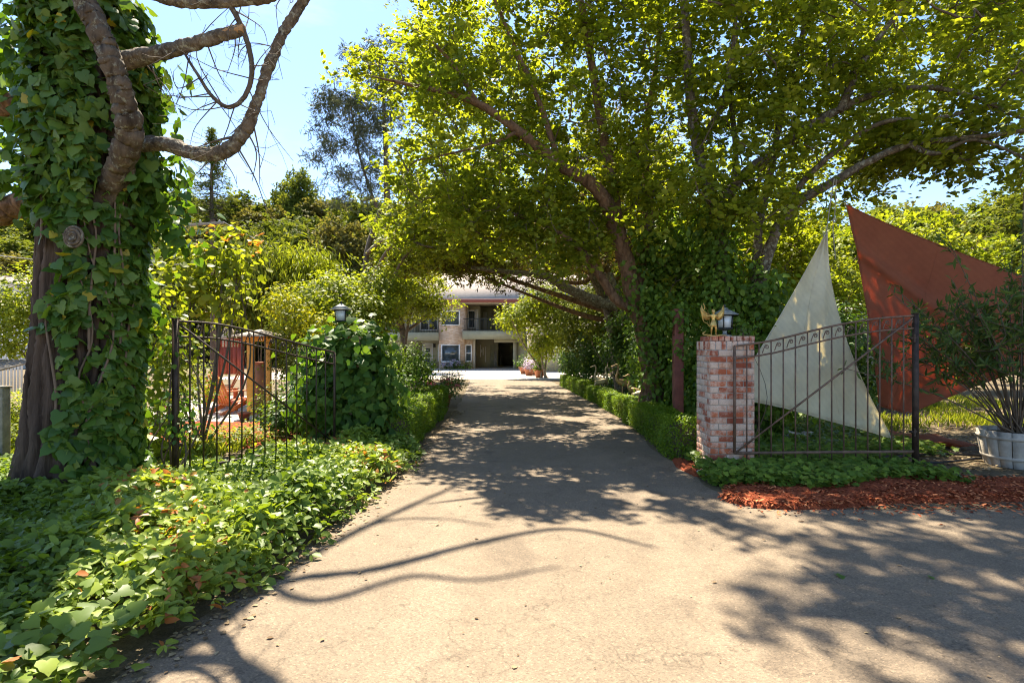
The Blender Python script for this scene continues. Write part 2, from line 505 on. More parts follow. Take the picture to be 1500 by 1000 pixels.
soil_m = groundmat('soil', [(.10, .075, .045), (.20, .15, .09), (.08, .07, .035), (.24, .18, .11)])
hill_m = groundmat('hill_floor', [(.06, .07, .025), (.13, .11, .045), (.05, .06, .02), (.14, .12, .05)], (0.08, 0.6, 3))
mulch_m = groundmat('red_mulch', [(.22, .045, .018), (.34, .075, .028), (.13, .028, .013), (.46, .14, .06)], (2, 30, 110), bd=0.03)
conc_m = groundmat('pale_concrete', [(.50, .44, .36), (.60, .53, .44), (.48, .42, .35), (.62, .55, .46)], (0.5, 6, 60), bump=0.2)

def asphaltmat():
    m, nt, out = newmat('asphalt')
    f1 = noise(nt, 0.55, 6, 0.6); f2 = noise(nt, 3.5, 6, 0.65)
    v = N_(nt, 'ShaderNodeTexVoronoi'); v.inputs['Scale'].default_value = 110
    g = N_(nt, 'ShaderNodeNewGeometry'); nt.links.new(g.outputs['Position'], v.inputs['Vector'])
    f4 = noise(nt, 260, 2, 0.6)
    c = ramp(nt, f1, [(0.3, (.168, .124, .080)), (0.7, (.225, .166, .106))])
    c = mixc(nt, 0.45, c, ramp(nt, f2, [(0.3, (.14, .112, .082)), (0.7, (.235, .188, .136))]))
    sp = N_(nt, 'ShaderNodeSeparateColor'); nt.links.new(v.outputs['Color'], sp.inputs['Color'])
    agg = ramp(nt, sp.outputs[0], [(0.0, (.6, .6, .61)), (0.5, (.97, .97, .97)), (0.93, (1.15, 1.12, 1.08)), (1.0, (1.7, 1.62, 1.5))])
    c = mixc(nt, 0.75, c, agg, 'MULTIPLY')
    c = mixc(nt, 0.3, c, ramp(nt, f4, [(0.3, (.6, .6, .6)), (0.7, (1.4, 1.4, 1.4))]), 'MULTIPLY')
    # worn wheel lanes, tar patches and old stains
    sxx = N_(nt, 'ShaderNodeSeparateXYZ'); nt.links.new(g.outputs['Position'], sxx.inputs[0])
    for cx_, wd, v_ in ((-.55, .28, 1.10), (1.15, .28, 1.09)):
        a1 = N_(nt, 'ShaderNodeMath', operation='SUBTRACT'); a1.inputs[1].default_value = cx_; nt.links.new(sxx.outputs[0], a1.inputs[0])
        a2 = N_(nt, 'ShaderNodeMath', operation='ABSOLUTE'); nt.links.new(a1.outputs[0], a2.inputs[0])
        c = mixc(nt, 1.0, c, ramp(nt, a2.outputs[0], [(0.0, (v_,) * 3), (wd, (1, 1, 1))], 'EASE'), 'MULTIPLY')
    fs = noise(nt, 1.3, 3, 0.5, None, 1.2)
    c = mixc(nt, 0.8, c, ramp(nt, fs, [(0.30, (.70, .70, .71)), (0.40, (1, 1, 1)), (0.66, (1, 1, 1)), (0.74, (1.14, 1.13, 1.1))]), 'MULTIPLY')
    # fine cracks
    vc = N_(nt, 'ShaderNodeTexVoronoi', feature='DISTANCE_TO_EDGE'); vc.inputs['Scale'].default_value = 0.8
    wv = N_(nt, 'ShaderNodeVectorMath', operation='ADD')
    nn = N_(nt, 'ShaderNodeTexNoise'); nn.inputs['Scale'].default_value = 3; nn.inputs['Detail'].default_value = 5
    nt.links.new(g.outputs['Position'], nn.inputs['Vector'])
    nt.links.new(g.outputs['Position'], wv.inputs[0]); nt.links.new(nn.outputs['Color'], wv.inputs[1])
    nt.links.new(wv.outputs[0], vc.inputs['Vector'])
    ck = ramp(nt, vc.outputs['Distance'], [(0.0, (.35, .35, .35)), (0.010, (1, 1, 1))])
    c = mixc(nt, 0.5, c, ck, 'MULTIPLY')
    p = N_(nt, 'ShaderNodeBsdfPrincipled'); p.inputs['Roughness'].default_value = 0.85
    p.inputs['Specular IOR Level'].default_value = 0.25
    nt.links.new(c, p.inputs['Base Color'])
    h = mixc(nt, 0.6, v.outputs['Distance'], f2)
    bb = N_(nt, 'ShaderNodeBump'); bb.inputs['Strength'].default_value = 0.5; bb.inputs['Distance'].default_value = 0.008
    nt.links.new(h, bb.inputs['Height']); nt.links.new(bb.outputs[0], p.inputs['Normal'])
    nt.links.new(p.outputs[0], out.inputs['Surface'])
    return m
asphalt_m = asphaltmat()

def brickpillarmat():
    m, nt, out = newmat('old_brick')
    at = N_(nt, 'ShaderNodeAttribute', attribute_name='rnd')
    c = ramp(nt, at.outputs['Fac'], [(0.0, (.26, .065, .032)), (0.30, (.48, .125, .045)), (0.55, (.42, .17, .09)), (0.8, (.50, .28, .18)), (1, (.30, .10, .065))])
    f = noise(nt, 13, 6, 0.7); g2 = noise(nt, 3.2, 3, 0.5)
    s = N_(nt, 'ShaderNodeMath', operation='ADD'); nt.links.new(f, s.inputs[0])
    s2 = N_(nt, 'ShaderNodeMath', operation='MULTIPLY'); s2.inputs[1].default_value = 0.55; nt.links.new(g2, s2.inputs[0])
    nt.links.new(s2.outputs[0], s.inputs[1])
    s3 = N_(nt, 'ShaderNodeMath', operation='ADD'); nt.links.new(s.outputs[0], s3.inputs[0])
    s4 = N_(nt, 'ShaderNodeMath', operation='MULTIPLY'); s4.inputs[1].default_value = 0.30; nt.links.new(at.outputs['Fac'], s4.inputs[0])
    nt.links.new(s4.outputs[0], s3.inputs[1])
    wm = ramp(nt, s3.outputs[0], [(0.76, (0, 0, 0)), (0.98, (.75, .75, .75))])
    c = mixc(nt, wm, c, (.66, .53, .41))
    f5 = noise(nt, 60, 4, 0.7)
    c = mixc(nt, 0.5, c, ramp(nt, f5, [(0.3, (.6, .6, .6)), (0.7, (1.3, 1.3, 1.3))]), 'MULTIPLY')
    p = N_(nt, 'ShaderNodeBsdfPrincipled'); p.inputs['Roughness'].default_value = 0.9
    nt.links.new(c, p.inputs['Base Color'])
    b = N_(nt, 'ShaderNodeBump'); b.inputs['Strength'].default_value = 0.6; b.inputs['Distance'].default_value = 0.008
    nt.links.new(f5, b.inputs['Height']); nt.links.new(b.outputs[0], p.inputs['Normal'])
    nt.links.new(p.outputs[0], out.inputs['Surface'])
    return m
brick_m = brickpillarmat()
mortar_m = plain('mortar', (.40, .35, .29), 0.95, var=0.25, vscale=20, bump=0.6, bscale=80)

def sailmat(name, c, tc_, tr, scale=260, dirty=(.7, .65, .5)):
    m, nt, out = newmat(name)
    f = noise(nt, 2.2, 5, 0.6); f2 = noise(nt, 9, 5, 0.7)
    cc = mixc(nt, ramp(nt, f, [(0.4, (0, 0, 0)), (0.8, (.6, .6, .6))]), c, tuple(a * b for a, b in zip(c, dirty)))
    cc = mixc(nt, 0.35, cc, ramp(nt, f2, [(0.3, (.8, .8, .8)), (0.7, (1.15, 1.15, 1.15))]), 'MULTIPLY')
    w = N_(nt, 'ShaderNodeTexWave'); w.inputs['Scale'].default_value = 4.0; w.inputs['Distortion'].default_value = 1.0
    g = N_(nt, 'ShaderNodeNewGeometry'); mpn = N_(nt, 'ShaderNodeMapping'); mpn.inputs['Rotation'].default_value = (0, radians(38), 0)
    mpn.inputs['Scale'].default_value = (1, .1, 1)
    nt.links.new(g.outputs['Position'], mpn.inputs['Vector']); nt.links.new(mpn.outputs[0], w.inputs['Vector'])
    cc = mixc(nt, 0.035, cc, w.outputs['Color'], 'MULTIPLY')
    p = N_(nt, 'ShaderNodeBsdfPrincipled'); p.inputs['Roughness'].default_value = 0.8; p.inputs['Specular IOR Level'].default_value = 0.1
    nt.links.new(cc, p.inputs['Base Color'])
    t = N_(nt, 'ShaderNodeBsdfTranslucent')
    tt = mixc(nt, 1.0, cc, tc_, 'MULTIPLY'); nt.links.new(tt, t.inputs['Color'])
    ms = N_(nt, 'ShaderNodeMixShader'); ms.inputs[0].default_value = tr
    nt.links.new(p.outputs[0], ms.inputs[1]); nt.links.new(t.outputs[0], ms.inputs[2])
    b = N_(nt, 'ShaderNodeBump'); b.inputs['Strength'].default_value = 0.25; b.inputs['Distance'].default_value = 0.02
    nt.links.new(f2, b.inputs['Height']); nt.links.new(b.outputs[0], p.inputs['Normal'])
    nt.links.new(ms.outputs[0], out.inputs['Surface'])
    return m
whitesail_m = sailmat('white_shadecloth', (.86, .81, .65), (1.1, 1.05, .85), 0.5)
redsail_m = sailmat('rust_shadecloth', (.40, .16, .09), (1.5, 1.2, .8), 0.47, dirty=(.8, .75, .8))
gold_m = plain('gilt_metal', (.62, .40, .12), 0.38, 0.75, var=0.35, vscale=30, bump=0.3, bscale=70)
bronze_m = plain('bronze_patina', (.34, .22, .10), 0.55, 0.45, var=0.5, vscale=14, bump=0.3, bscale=60)
black_m = plain('black_metal', (.035, .038, .036), 0.5, 0.4, var=0.3, vscale=20)
pewter_m = plain('weathered_metal', (.24, .25, .23), 0.55, 0.5, var=0.35, vscale=22)
glassp_m = plain('frosted_glass', (.62, .66, .66), 0.15, 0.0, var=0.1, vscale=8, spec=0.6)
post_m = plain('red_paint', (.18, .055, .035), 0.7, var=0.25, vscale=9, bump=0.3, bscale=50)
graywood_m = plain('grey_wood', (.24, .21, .17), 0.9, var=0.35, vscale=12, bump=0.6, bscale=40)
whitewash_m = plain('whitewashed_wood', (.36, .32, .26), 0.85, var=0.35, vscale=5, bump=0.6, bscale=30)
terra_m = plain('terracotta', (.42, .16, .08), 0.8, var=0.25, vscale=8)
orange_m = plain('orange_paint', (.62, .17, .045), 0.55, var=0.15, vscale=9)
amber_m = plain('amber_wood', (.62, .30, .045), 0.6, var=0.2, vscale=6)
crimson_m = plain('red_stain', (.34, .060, .030), 0.65, var=0.3, vscale=5)
tan_m = plain('tan_canvas', (.46, .37, .27), 0.8, var=0.15, vscale=4)
rope_m = plain('rope', (.30, .27, .20), 0.9)
hose_m = plain('black_hose', (.02, .02, .02), 0.5)
stone_m = plain('pale_stone', (.40, .38, .34), 0.9, var=0.35, vscale=9, bump=0.5, bscale=25)
stucco_m = plain('sage_stucco', (.42, .38, .25), 0.9, var=0.10, vscale=2.5, bump=0.3, bscale=60)
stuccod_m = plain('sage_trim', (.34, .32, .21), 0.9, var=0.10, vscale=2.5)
roofm = plain('tan_shingle', (.40, .33, .27), 0.85, var=0.18, vscale=3, bump=0.4, bscale=12)
fascia_m = plain('maroon_fascia', (.20, .050, .035), 0.6)
white_m = plain('white_paint', (.78, .76, .72), 0.55, var=0.06, vscale=4)
cream_m = plain('cream_door', (.62, .56, .44), 0.5)
wglass_m = plain('window_glass', (.045, .060, .060), 0.04, 0.0, spec=1.0)
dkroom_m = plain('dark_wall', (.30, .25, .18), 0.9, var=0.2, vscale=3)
def housebrick():
    m, nt, out = newmat('house_brick')
    g = N_(nt, 'ShaderNodeNewGeometry')
    sx = N_(nt, 'ShaderNodeSeparateXYZ'); nt.links.new(g.outputs['Position'], sx.inputs[0])
    ad = N_(nt, 'ShaderNodeMath', operation='ADD'); nt.links.new(sx.outputs[0], ad.inputs[0]); nt.links.new(sx.outputs[1], ad.inputs[1])
    cb = N_(nt, 'ShaderNodeCombineXYZ'); nt.links.new(ad.outputs[0], cb.inputs[0]); nt.links.new(sx.outputs[2], cb.inputs[1])
    b = N_(nt, 'ShaderNodeTexBrick')
    b.inputs['Scale'].default_value = 1.0
    b.inputs['Brick Width'].default_value = 0.24; b.inputs['Row Height'].default_value = 0.086
    b.inputs['Mortar Size'].default_value = 0.008
    b.inputs['Color1'].default_value = (.55, .35, .21, 1); b.inputs['Color2'].default_value = (.74, .58, .42, 1)
    b.inputs['Mortar'].default_value = (.48, .42, .35, 1)
    nt.links.new(cb.outputs[0], b.inputs['Vector'])
    f = noise(nt, 2.5, 4, 0.6)
    c = mixc(nt, 0.4, b.outputs['Color'], ramp(nt, f, [(0.3, (.6, .5, .45)), (0.7, (1.3, 1.25, 1.2))]), 'MULTIPLY')
    p = N_(nt, 'ShaderNodeBsdfPrincipled'); p.inputs['Roughness'].default_value = 0.9
    nt.links.new(c, p.inputs['Base Color']); nt.links.new(p.outputs[0], out.inputs['Surface'])
    return m
hbrick_m = housebrick()

# ------------------------------------------------------------------ the setting: ground, driveway, beds
def sheet(name, xs, ys, mat, dz=0.0, kind='structure', fn=None):
    X, Y = np.meshgrid(xs, ys)
    Z = H(X, Y) + dz
    if fn is not None: X, Y, Z = fn(X, Y, Z)
    V = np.stack([X, Y, Z], -1).reshape(-1, 3)
    a, b = len(ys), len(xs)
    i = np.arange(a - 1)[:, None]; j = np.arange(b - 1)[None]
    F = np.stack([i * b + j, i * b + j + 1, (i + 1) * b + j + 1, (i + 1) * b + j], -1).reshape(-1, 4)
    mb = MB().add(V, F)
    o = mb.build(name, mat, smooth=True)
    o['kind'] = kind
    return o

xk = np.concatenate([[-700, -400, -250], np.linspace(-180, 180, 46), [250, 400, 700]])
sheet('ground', xk, np.array([-60, -20, 0, 8, 27, 46, 58.]), soil_m)
sheet('hillside', xk, np.concatenate([[58, 64], np.linspace(68, 200, 34), [260, 420, 700]]), hill_m)

LE = np.array([(-10, -3.6), (0, -2.4), (1.5, -2.16), (2.68, -1.93), (3.31, -1.79), (4.79, -1.61), (7.1, -1.36), (8.2, -1.38), (13.8, -1.42), (18.6, -1.56), (29.5, -2.2)])
RE = np.array([(5.45, 2.35), (5.9, 2.18), (7, 2.22), (8, 2.12), (12.8, 2.33), (18.6, 2.18), (26.5, 1.95), (29.5, 1.9)])
def lx(y): return np.interp(y, LE[:, 0], LE[:, 1])
def rx(y): return np.interp(y, RE[:, 0], RE[:, 1])
mb = MB()
def strip(ys, fl, fr, nx, dz):
    ys = np.asarray(ys, float)
    t = np.linspace(0, 1, nx)
    l = fl(ys)[:, None]; r = fr(ys)[:, None]
    X = l + (r - l) * t; Y = np.repeat(ys[:, None], nx, 1); Z = H(X, Y) + dz
    V = np.stack([X, Y, Z], -1).reshape(-1, 3)
    i = np.arange(len(ys) - 1)[:, None]; j = np.arange(nx - 1)[None]
    F = np.stack([i * nx + j, i * nx + j + 1, (i + 1) * nx + j + 1, (i + 1) * nx + j], -1).reshape(-1, 4)
    return V, F
wob = lambda y, s: 0.03 * np.sin(y * 3.1 + s) + 0.02 * np.sin(y * 7.7 + 2 * s)
mb.add(*strip(np.linspace(-10, 5.45, 60), lambda y: lx(y) + wob(y, 0), lambda y: 26 + 0 * y, 3, 0.004))
ys2 = np.concatenate([np.linspace(5.45, 8, 18), np.linspace(8.3, 29.3, 60)])
mb.add(*strip(ys2, lambda y: lx(y) + wob(y, 0), lambda y: rx(y) + wob(y, 3), 3, 0.004))
tag(mb.build('driveway', asphalt_m), kind='structure')
sheet('concrete_forecourt', np.array([-16, -9, 0, 5.5]), np.array([29.0, 38, 46, 60]), conc_m, 0.008)

def mound(name, outline, mat, h, n=60, edge=0.15, seed=0):
    """a low bed with an irregular outline"""
    o = np.array(outline, float)
    x0, y0 = o.min(0); x1, y1 = o.max(0)
    xs = np.linspace(x0, x1, n); ys = np.linspace(y0, y1, n)
    X, Y = np.meshgrid(xs, ys)
    # signed distance to the outline
    A = o; B = np.roll(o, -1, 0)
    pts = np.stack([X.ravel(), Y.ravel()], -1)
    inside = np.zeros(len(pts), bool); dist = np.full(len(pts), 9.0)
    for a, b in zip(A, B):
        c = (a[1] > pts[:, 1]) != (b[1] > pts[:, 1])
        with np.errstate(divide='ignore', invalid='ignore'):
            xx = (b[0] - a[0]) * (pts[:, 1] - a[1]) / (b[1] - a[1] + 1e-12) + a[0]
        inside ^= c & (pts[:, 0] < xx)
        t = np.clip(((pts - a) @ (b - a)) / ((b - a) @ (b - a) + 1e-12), 0, 1)
        dist = np.minimum(dist, np.linalg.norm(pts - (a + t[:, None] * (b - a)), axis=1))
    sd = np.where(inside, dist, -dist)
    rg = np.random.default_rng(seed)
    lump = 0.012 * np.sin(pts[:, 0] * 9 + 1) * np.sin(pts[:, 1] * 11) + 0.012 * rg.normal(size=len(pts))
    Z = H(pts[:, 0], pts[:, 1]) + np.where(sd > 0, np.clip(sd / edge, 0, 1) ** 0.7 * h + lump * np.clip(sd / edge, 0, 1) + 0.009, -0.05)
    V = np.stack([pts[:, 0], pts[:, 1], Z], -1)
    i = np.arange(n - 1)[:, None]; j = np.arange(n - 1)[None]
    F = np.stack([i * n + j, i * n + j + 1, (i + 1) * n + j + 1, (i + 1) * n + j], -1).reshape(-1, 4)
    ok = (sd[F] > -0.12).all(1)
    ob = MB().add(V, F[ok]).build(name, mat, smooth=True)
    ob['kind'] = 'structure'
    return ob, lambda m: _inpoly(o, m)

def _inpoly(o, m):
    x0, y0 = o.min(0); x1, y1 = o.max(0)
    out = np.zeros((0, 2))
    while len(out) < m:
        p = np.stack([R.uniform(x0, x1, m), R.uniform(y0, y1, m)], -1)
        out = np.vstack([out, p[inpoly(o, p)]])
    return out[:m]

def inpoly(o, p):
    o = np.asarray(o, float)
    ins = np.zeros(len(p), bool)
    for a, b in zip(o, np.roll(o, -1, 0)):
        c = (a[1] > p[:, 1]) != (b[1] > p[:, 1])
        xx = (b[0] - a[0]) * (p[:, 1] - a[1]) / (b[1] - a[1] + 1e-12) + a[0]
        ins ^= c & (p[:, 0] < xx)
    return ins

mul_out = [(2.10, 5.75), (2.3, 5.52), (2.7, 5.42), (3.2, 5.50), (3.8, 5.66), (4.6, 5.72), (5.6, 5.74), (7.5, 5.76), (9.5, 5.8), (9.5, 6.5), (5.6, 6.55), (4.5, 6.75), (3.6, 6.5), (2.9, 6.3), (2.35, 6.2)]
mo, mpts = mound('mulch_bed', mul_out, mulch_m, 0.05, n=90, edge=0.12)
chip = MB()
p = mpts(15000); e_ = p[R.random(len(p)) < .10] + R.normal(size=(int(1e6), 2))[:0].sum(0); e_[:, 1] = np.minimum(e_[:, 1], 5.72) - np.abs(R.normal(size=len(e_))) * .22; p = np.vstack([p, e_]); q = len(p)
zz = H(p[:, 0], p[:, 1]) + np.where(np.arange(q) < 15000, 0.035 + R.random(q) * 0.035, .012)
leaves(chip, np.c_[p, zz], rvec(q) * 0.55 + [0, 0, 1], rvec(q), 0.030 + 0.035 * R.random(q), SLIM, R.random(q), 1.6)
lp = G(240, 640); 
tag(chip.build('mulch_chips', mulchc_m), 'loose shredded red bark mulch beside the driveway', 'mulch', kind='stuff')
# small red mulch spot between hedge end and pillar, and the garden bed behind the fence
mo2, mp2 = mound('mulch_spot', [(2.18, 6.75), (2.42, 6.85), (2.45, 7.6), (2.2, 7.9), (2.1, 7.3)], mulch_m, 0.03, n=24, edge=0.08)
mo3, mp3 = mound('garden_mulch_bed', [(-9.5, 8.6), (-4.2, 8.6), (-3.3, 9.0), (-3.6, 11.2), (-5.0, 11.6), (-9.5, 12.0)], mulch_m, 0.04, n=60, edge=0.2)
mo4, mp4 = mound('patio', [(-9.2, 11.7), (-5.0, 11.8), (-4.2, 12.6), (-4.4, 16.8), (-6.4, 18.6), (-9.8, 18.6)], conc_m, 0.012, n=50, edge=0.05)

# dry leaf litter on the soil beyond the fence, and fallen leaves on the asphalt
lit = MB()
q = 9000
x = R.uniform(3.1, 12, q); y = R.uniform(6.4, 16, q)
leaves(lit, np.c_[x, y, H(x, y) + 0.008 + 0.015 * R.random(q)], rvec(q) * 0.35 + [0, 0, 1], rvec(q), 0.03 + 0.05 * R.random(q), LEAF6, R.random(q))
tag(lit.build('leaf_litter', litter_m), 'dry tan leaf litter scattered on the bare soil beyond the fence', 'leaf litter', kind='stuff')
lit = MB(); q = 380
y = R.uniform(2.2, 16, q); x = lx(y) + (R.uniform(0, 1, q) ** 1.6) * 4.6
leaves(lit, np.c_[x, y, H(x, y) + 0.010], rvec(q) * 0.2 + [0, 0, 1], rvec(q), 0.012 + 0.03 * R.random(q) ** 2, LEAF6, R.random(q))
q = 1500; y = R.uniform(2.4, 14, q); x = lx(y) + np.abs(R.normal(size=q)) * 0.12
leaves(lit, np.c_[x, y, H(x, y) + 0.010], rvec(q) * 0.2 + [0, 0, 1], rvec(q), 0.015 + 0.03 * R.random(q), LEAF6, R.random(q))
tag(lit.build('driveway_litter', litter_m), 'small dry leaves scattered over the driveway asphalt', 'leaf litter', kind='stuff')
for (px, py, s, lb) in ((1228, 847, .085, 'green leaf fallen alone on the shaded asphalt'), (1362, 848, .05, 'small curled green leaf fallen on the asphalt apron')):
    g = G(px, py)
    m = MB(); leaves(m, [g + [0, 0, .014]], [[.25, -.2, 1]], [[.9, .3, .1]], s, MAPLE, .6)
    tag(m.build('fallen_leaf', ivy_m), lb, 'leaf')

# yellow-green grass lit by the sun past the sails
gm = MB(); q = 26000
x = R.uniform(5.6, 14, q); y = R.uniform(10.2, 19, q)
k = np.sin(x * 1.9 + 1) + np.sin(y * 1.3 + x * .6) + .5 * R.normal(size=q) > .1
x, y = x[k], y[k]; q = len(x)
leaves(gm, np.c_[x, y, H(x, y) + .0], np.c_[R.normal(size=(q, 2)), np.full(q, .3)], np.c_[R.normal(size=(q, 2)) * .35, np.ones(q)], .08 + .12 * R.random(q), SLIM, R.random(q), .5)
q = 26000
x = R.uniform(-12, -4, q); y = R.uniform(6.2, 12, q)
k = (x < -3.6 - (y - 6) * .1) & ((y < 8.5) | (x < -7.5))
x, y = x[k], y[k]; q = len(x)
leaves(gm, np.c_[x, y, H(x, y)], np.c_[R.normal(size=(q, 2)), np.full(q, .3)], np.c_[R.normal(size=(q, 2)) * .35, np.ones(q)], .10 + .16 * R.random(q), SLIM, R.random(q), .5)
tag(gm.build('grass', grass_m), 'sunlit yellow green weedy grass growing on both garden sides', 'grass', kind='stuff')

# ------------------------------------------------------------------ ground cover beside the drive
def cover(name, label, pts, size, mat, h, tm=ELLIP, k=6, wide=1.0, hfun=None, fall=None):
    mb = MB(); q = len(pts)
    base = H(pts[:, 0], pts[:, 1])
    hh = (hfun(pts) if hfun else np.full(q, h)) * (0.55 + 0.6 * R.random(q) ** 0.8)
    top = np.c_[pts, base + hh]
    gap_ = np.array([mnoise.noise(Vector((a[0] * 2.1, a[1] * 2.1, 5.5))) for a in pts])
    top[:, 2] += hh * .45 * gap_
    ax = nrmz(np.c_[R.normal(size=(q, 2)) * 0.45, np.ones(q)] + (np.array([0.12, -0.2, 0])))
    a0 = R.random(q) * 6.28
    for j in range(k):
        th = a0 + j * 2 * pi / k + R.normal(size=q) * 0.15
        dirh = np.c_[np.cos(th), np.sin(th), np.zeros(q)]
        lift = R.uniform(-0.25, 0.45, q)[:, None]
        tp = nrmz(dirh + ax * lift)
        nr = ax + 0.55 * rvec(q) - dirh * lift * 0.7
        leaves(mb, top + dirh * 0.008 + np.c_[np.zeros((q, 2)), R.normal(size=q) * .012], nr, tp, size * (0.55 + 0.65 * R.random(q)) * (1 + .30 * gap_), (tm if j % 3 else LEAF6), np.clip((R.random(q) < .004) * 1.0 + R.random(q) * 0.55 + 0.25 * np.sin(pts[:, 0] * 2.2 + pts[:, 1] * 1.7) + 0.28 - .12 * (j % 3 == 0), 0, 1.0), wide)
    o = mb.build(name, mat)
    return tag(o, label, 'ground cover', kind='stuff')

def sample(n, x0, x1, y0, y1, fn):
    x = R.uniform(x0, x1, n); y = R.uniform(y0, y1, n)
    k = fn(x, y)
    return np.c_[x[k], y[k]]
def hleft(p):
    e = lx(p[:, 1]) + 0.06 - p[:, 0]
    return 0.06 + 0.24 * np.clip(e / 0.30, 0, 1) ** 0.6 * (1 + 0.35 * np.sin(p[:, 0] * 2.3 + 1) * np.sin(p[:, 1] * 1.9)) * (1 - .5 * np.clip((p[:, 1] - 5.0) / .8, 0, 1) * np.clip((-1.9 - p[:, 0]) / .8, 0, 1))
pts = sample(27000, -7.5, -1, 1.4, 8.2, lambda x, y: (x < lx(y) + 0.09 * R.normal(size=len(x)) - 0.02) & (x > -1.9 - y * 0.95) & ~((y > 7.0) & (x < -3.5)))
near = pts[pts[:, 1] < 2.9 + 0.3 * np.sin(pts[:, 0] * 5)]
far = pts[pts[:, 1] >= 2.9 + 0.3 * np.sin(pts[:, 0] * 5)]
cover('ground_cover', 'low whorled green ground cover spilling along the drive below the open iron gate', far, 0.082, cover_m, 0.3, hfun=hleft)
# ivy leaves mixed into the nearest part
m = MB(); pv = near[R.random(len(near)) < 0.55]; q = len(pv)
leaves(m, np.c_[pv, H(pv[:, 0], pv[:, 1]) + hleft(pv) * (0.5 + 0.6 * R.random(q))], rvec(q) * 0.45 + [0.1, -.25, 1], rvec(q) + [0.3, -.3, -.2], 0.060 + 0.045 * R.random(q), IVY, R.random(q))
pv = near[R.random(len(near)) < 0.5]
cover('small_leaf_cover', 'bright small leaved cover mixed with ivy at the drive edge nearest the viewer', pv, 0.066, cover_m, 0.25, hfun=hleft, k=5)
tag(m.build('ground_ivy', cover_m), 'bright large leaved ivy creeping at the drive edge nearest the viewer', 'ivy', kind='stuff')

# ivy patch below the fence and brick pillar
def ivyfloor(name, label, pts, size, mat, hh):
    m = MB(); q = len(pts)
    leaves(m, np.c_[pts, H(pts[:, 0], pts[:, 1]) + hh * R.random(q) ** 0.6], rvec(q) * 0.5 + [0, -.3, 1], rvec(q) + [0, -.5, -.2], size * (0.6 + 0.6 * R.random(q)), MAPLE, R.random(q) * .96)
    return tag(m.build(name, mat), label, 'ivy', kind='stuff')
pts = sample(9000, 2.2, 5.6, 5.8, 7.9, lambda x, y: (y > 6.12 + 0.16 * np.sin(x * 3.3) + 0.1 * (x - 3)) & ((x > 2.33) | (y < 6.9)) & (x < 5.05 - 0.3 * (y - 6.3)) & ~((x > 2.42) & (x < 3.02) & (y > 6.98) & (y < 7.6)) & (y + 0.6 * abs(x - 3.6) < 9.0))
ivyfloor('ivy_patch', 'green ivy growing low round the brick pillar and fence foot', pts, 0.075, ivyr_m, 0.20)
pts = sample(12000, 2.6, 6.2, 7.9, 13.0, lambda x, y: R.random(len(x)) < 0.75)
ivyfloor('ivy_patch', 'patchy ivy carpet on shaded soil under the hanging sails', pts, 0.080, ivyr_m, 0.16)
pts = sample(9000, 2.5, 6.5, 12.0, 27.0, lambda x, y: x > 2.75)
ivyfloor('ivy_patch', 'shaded undergrowth between the clipped hedge and the dark shrubs', pts, 0.10, dark_m, 0.25)

# ------------------------------------------------------------------ brick pillars
def brick_pillar(x0, x1, y0, y1, z0, z1, name, label, cap=True):
    root = empty(name, ((x0 + x1) / 2, (y0 + y1) / 2, z0), label, 'pillar')
    rg = np.random.default_rng(11)
    ch = 0.0755; n = int((z1 - z0 - 0.115) / ch)
    mb = MB()
    faces = [(np.array([x0, y0]), np.array([1, 0]), x1 - x0), (np.array([x1, y0]), np.array([0, 1]), y1 - y0), (np.array([x1, y1]), np.array([-1, 0]), x1 - x0), (np.array([x0, y1]), np.array([0, -1]), y1 - y0)]
    for c in range(n + 1):
        zb = z0 + c * ch + 0.005
        solid = c == n
        zt = zb + (0.066 if not solid else 0.105)
        for fi, (o, d, L) in enumerate(faces):
            nrm = np.array([d[1], -d[0]])
            bl = 0.205 if not solid else 0.068
            g = 0.010
            t = -(0.10 if (c + fi) % 2 else 0.0) if not solid else 0
            while t < L - 0.012:
                a, b = max(t, 0) + (g / 2), min(t + bl, L) - g / 2
                if fi in (1, 3): a, b = max(a, 0.012), min(b, L - 0.012)
                if b - a > 0.02:
                    mid = o + d * (a + b) / 2; e = rg.normal() * 0.0015
                    cc = np.array([*(mid - nrm * (0.05 - e)), (zb + zt) / 2])
                    mb.obox(cc, np.array([*(d * (b - a) / 2), 0]), np.array([*(nrm * 0.05), 0]), np.array([0, 0, (zt - zb) / 2]), rg.random())
                t += bl
    b = mb.build('brickwork', brick_m, bevel=0.004); adopt(b, root)
    e = 0.006
    adopt(MB().box(x0 + e, x1 - e, y0 + e, y1 - e, z0 - .05, z0 + n * ch + 0.095).build('mortar', mortar_m), root)
    if cap:
        mc = MB(); w = 0.07; zt = z0 + n * ch + 0.112
        xx = x0 + 0.04
        while xx < x1 + 0.02:
            for yy0, yy1 in ((y0 + 0.03, y0 + 0.225), (y0 + 0.235, y1 - 0.03)):
                mc.box(xx + .003, xx + w - .003, yy0, yy1, zt, zt + 0.062, rg.random() * .35)
            xx += w + .006
        adopt(mc.build('cap', brick_m, bevel=0.004), root)
        return root, zt + 0.062
    return root, z1

pr, ztop = brick_pillar(2.44, 2.99, 7.0, 7.53, 0.0, 1.63, 'brick_pillar', 'square pillar of old whitewashed red brick at the drive edge')

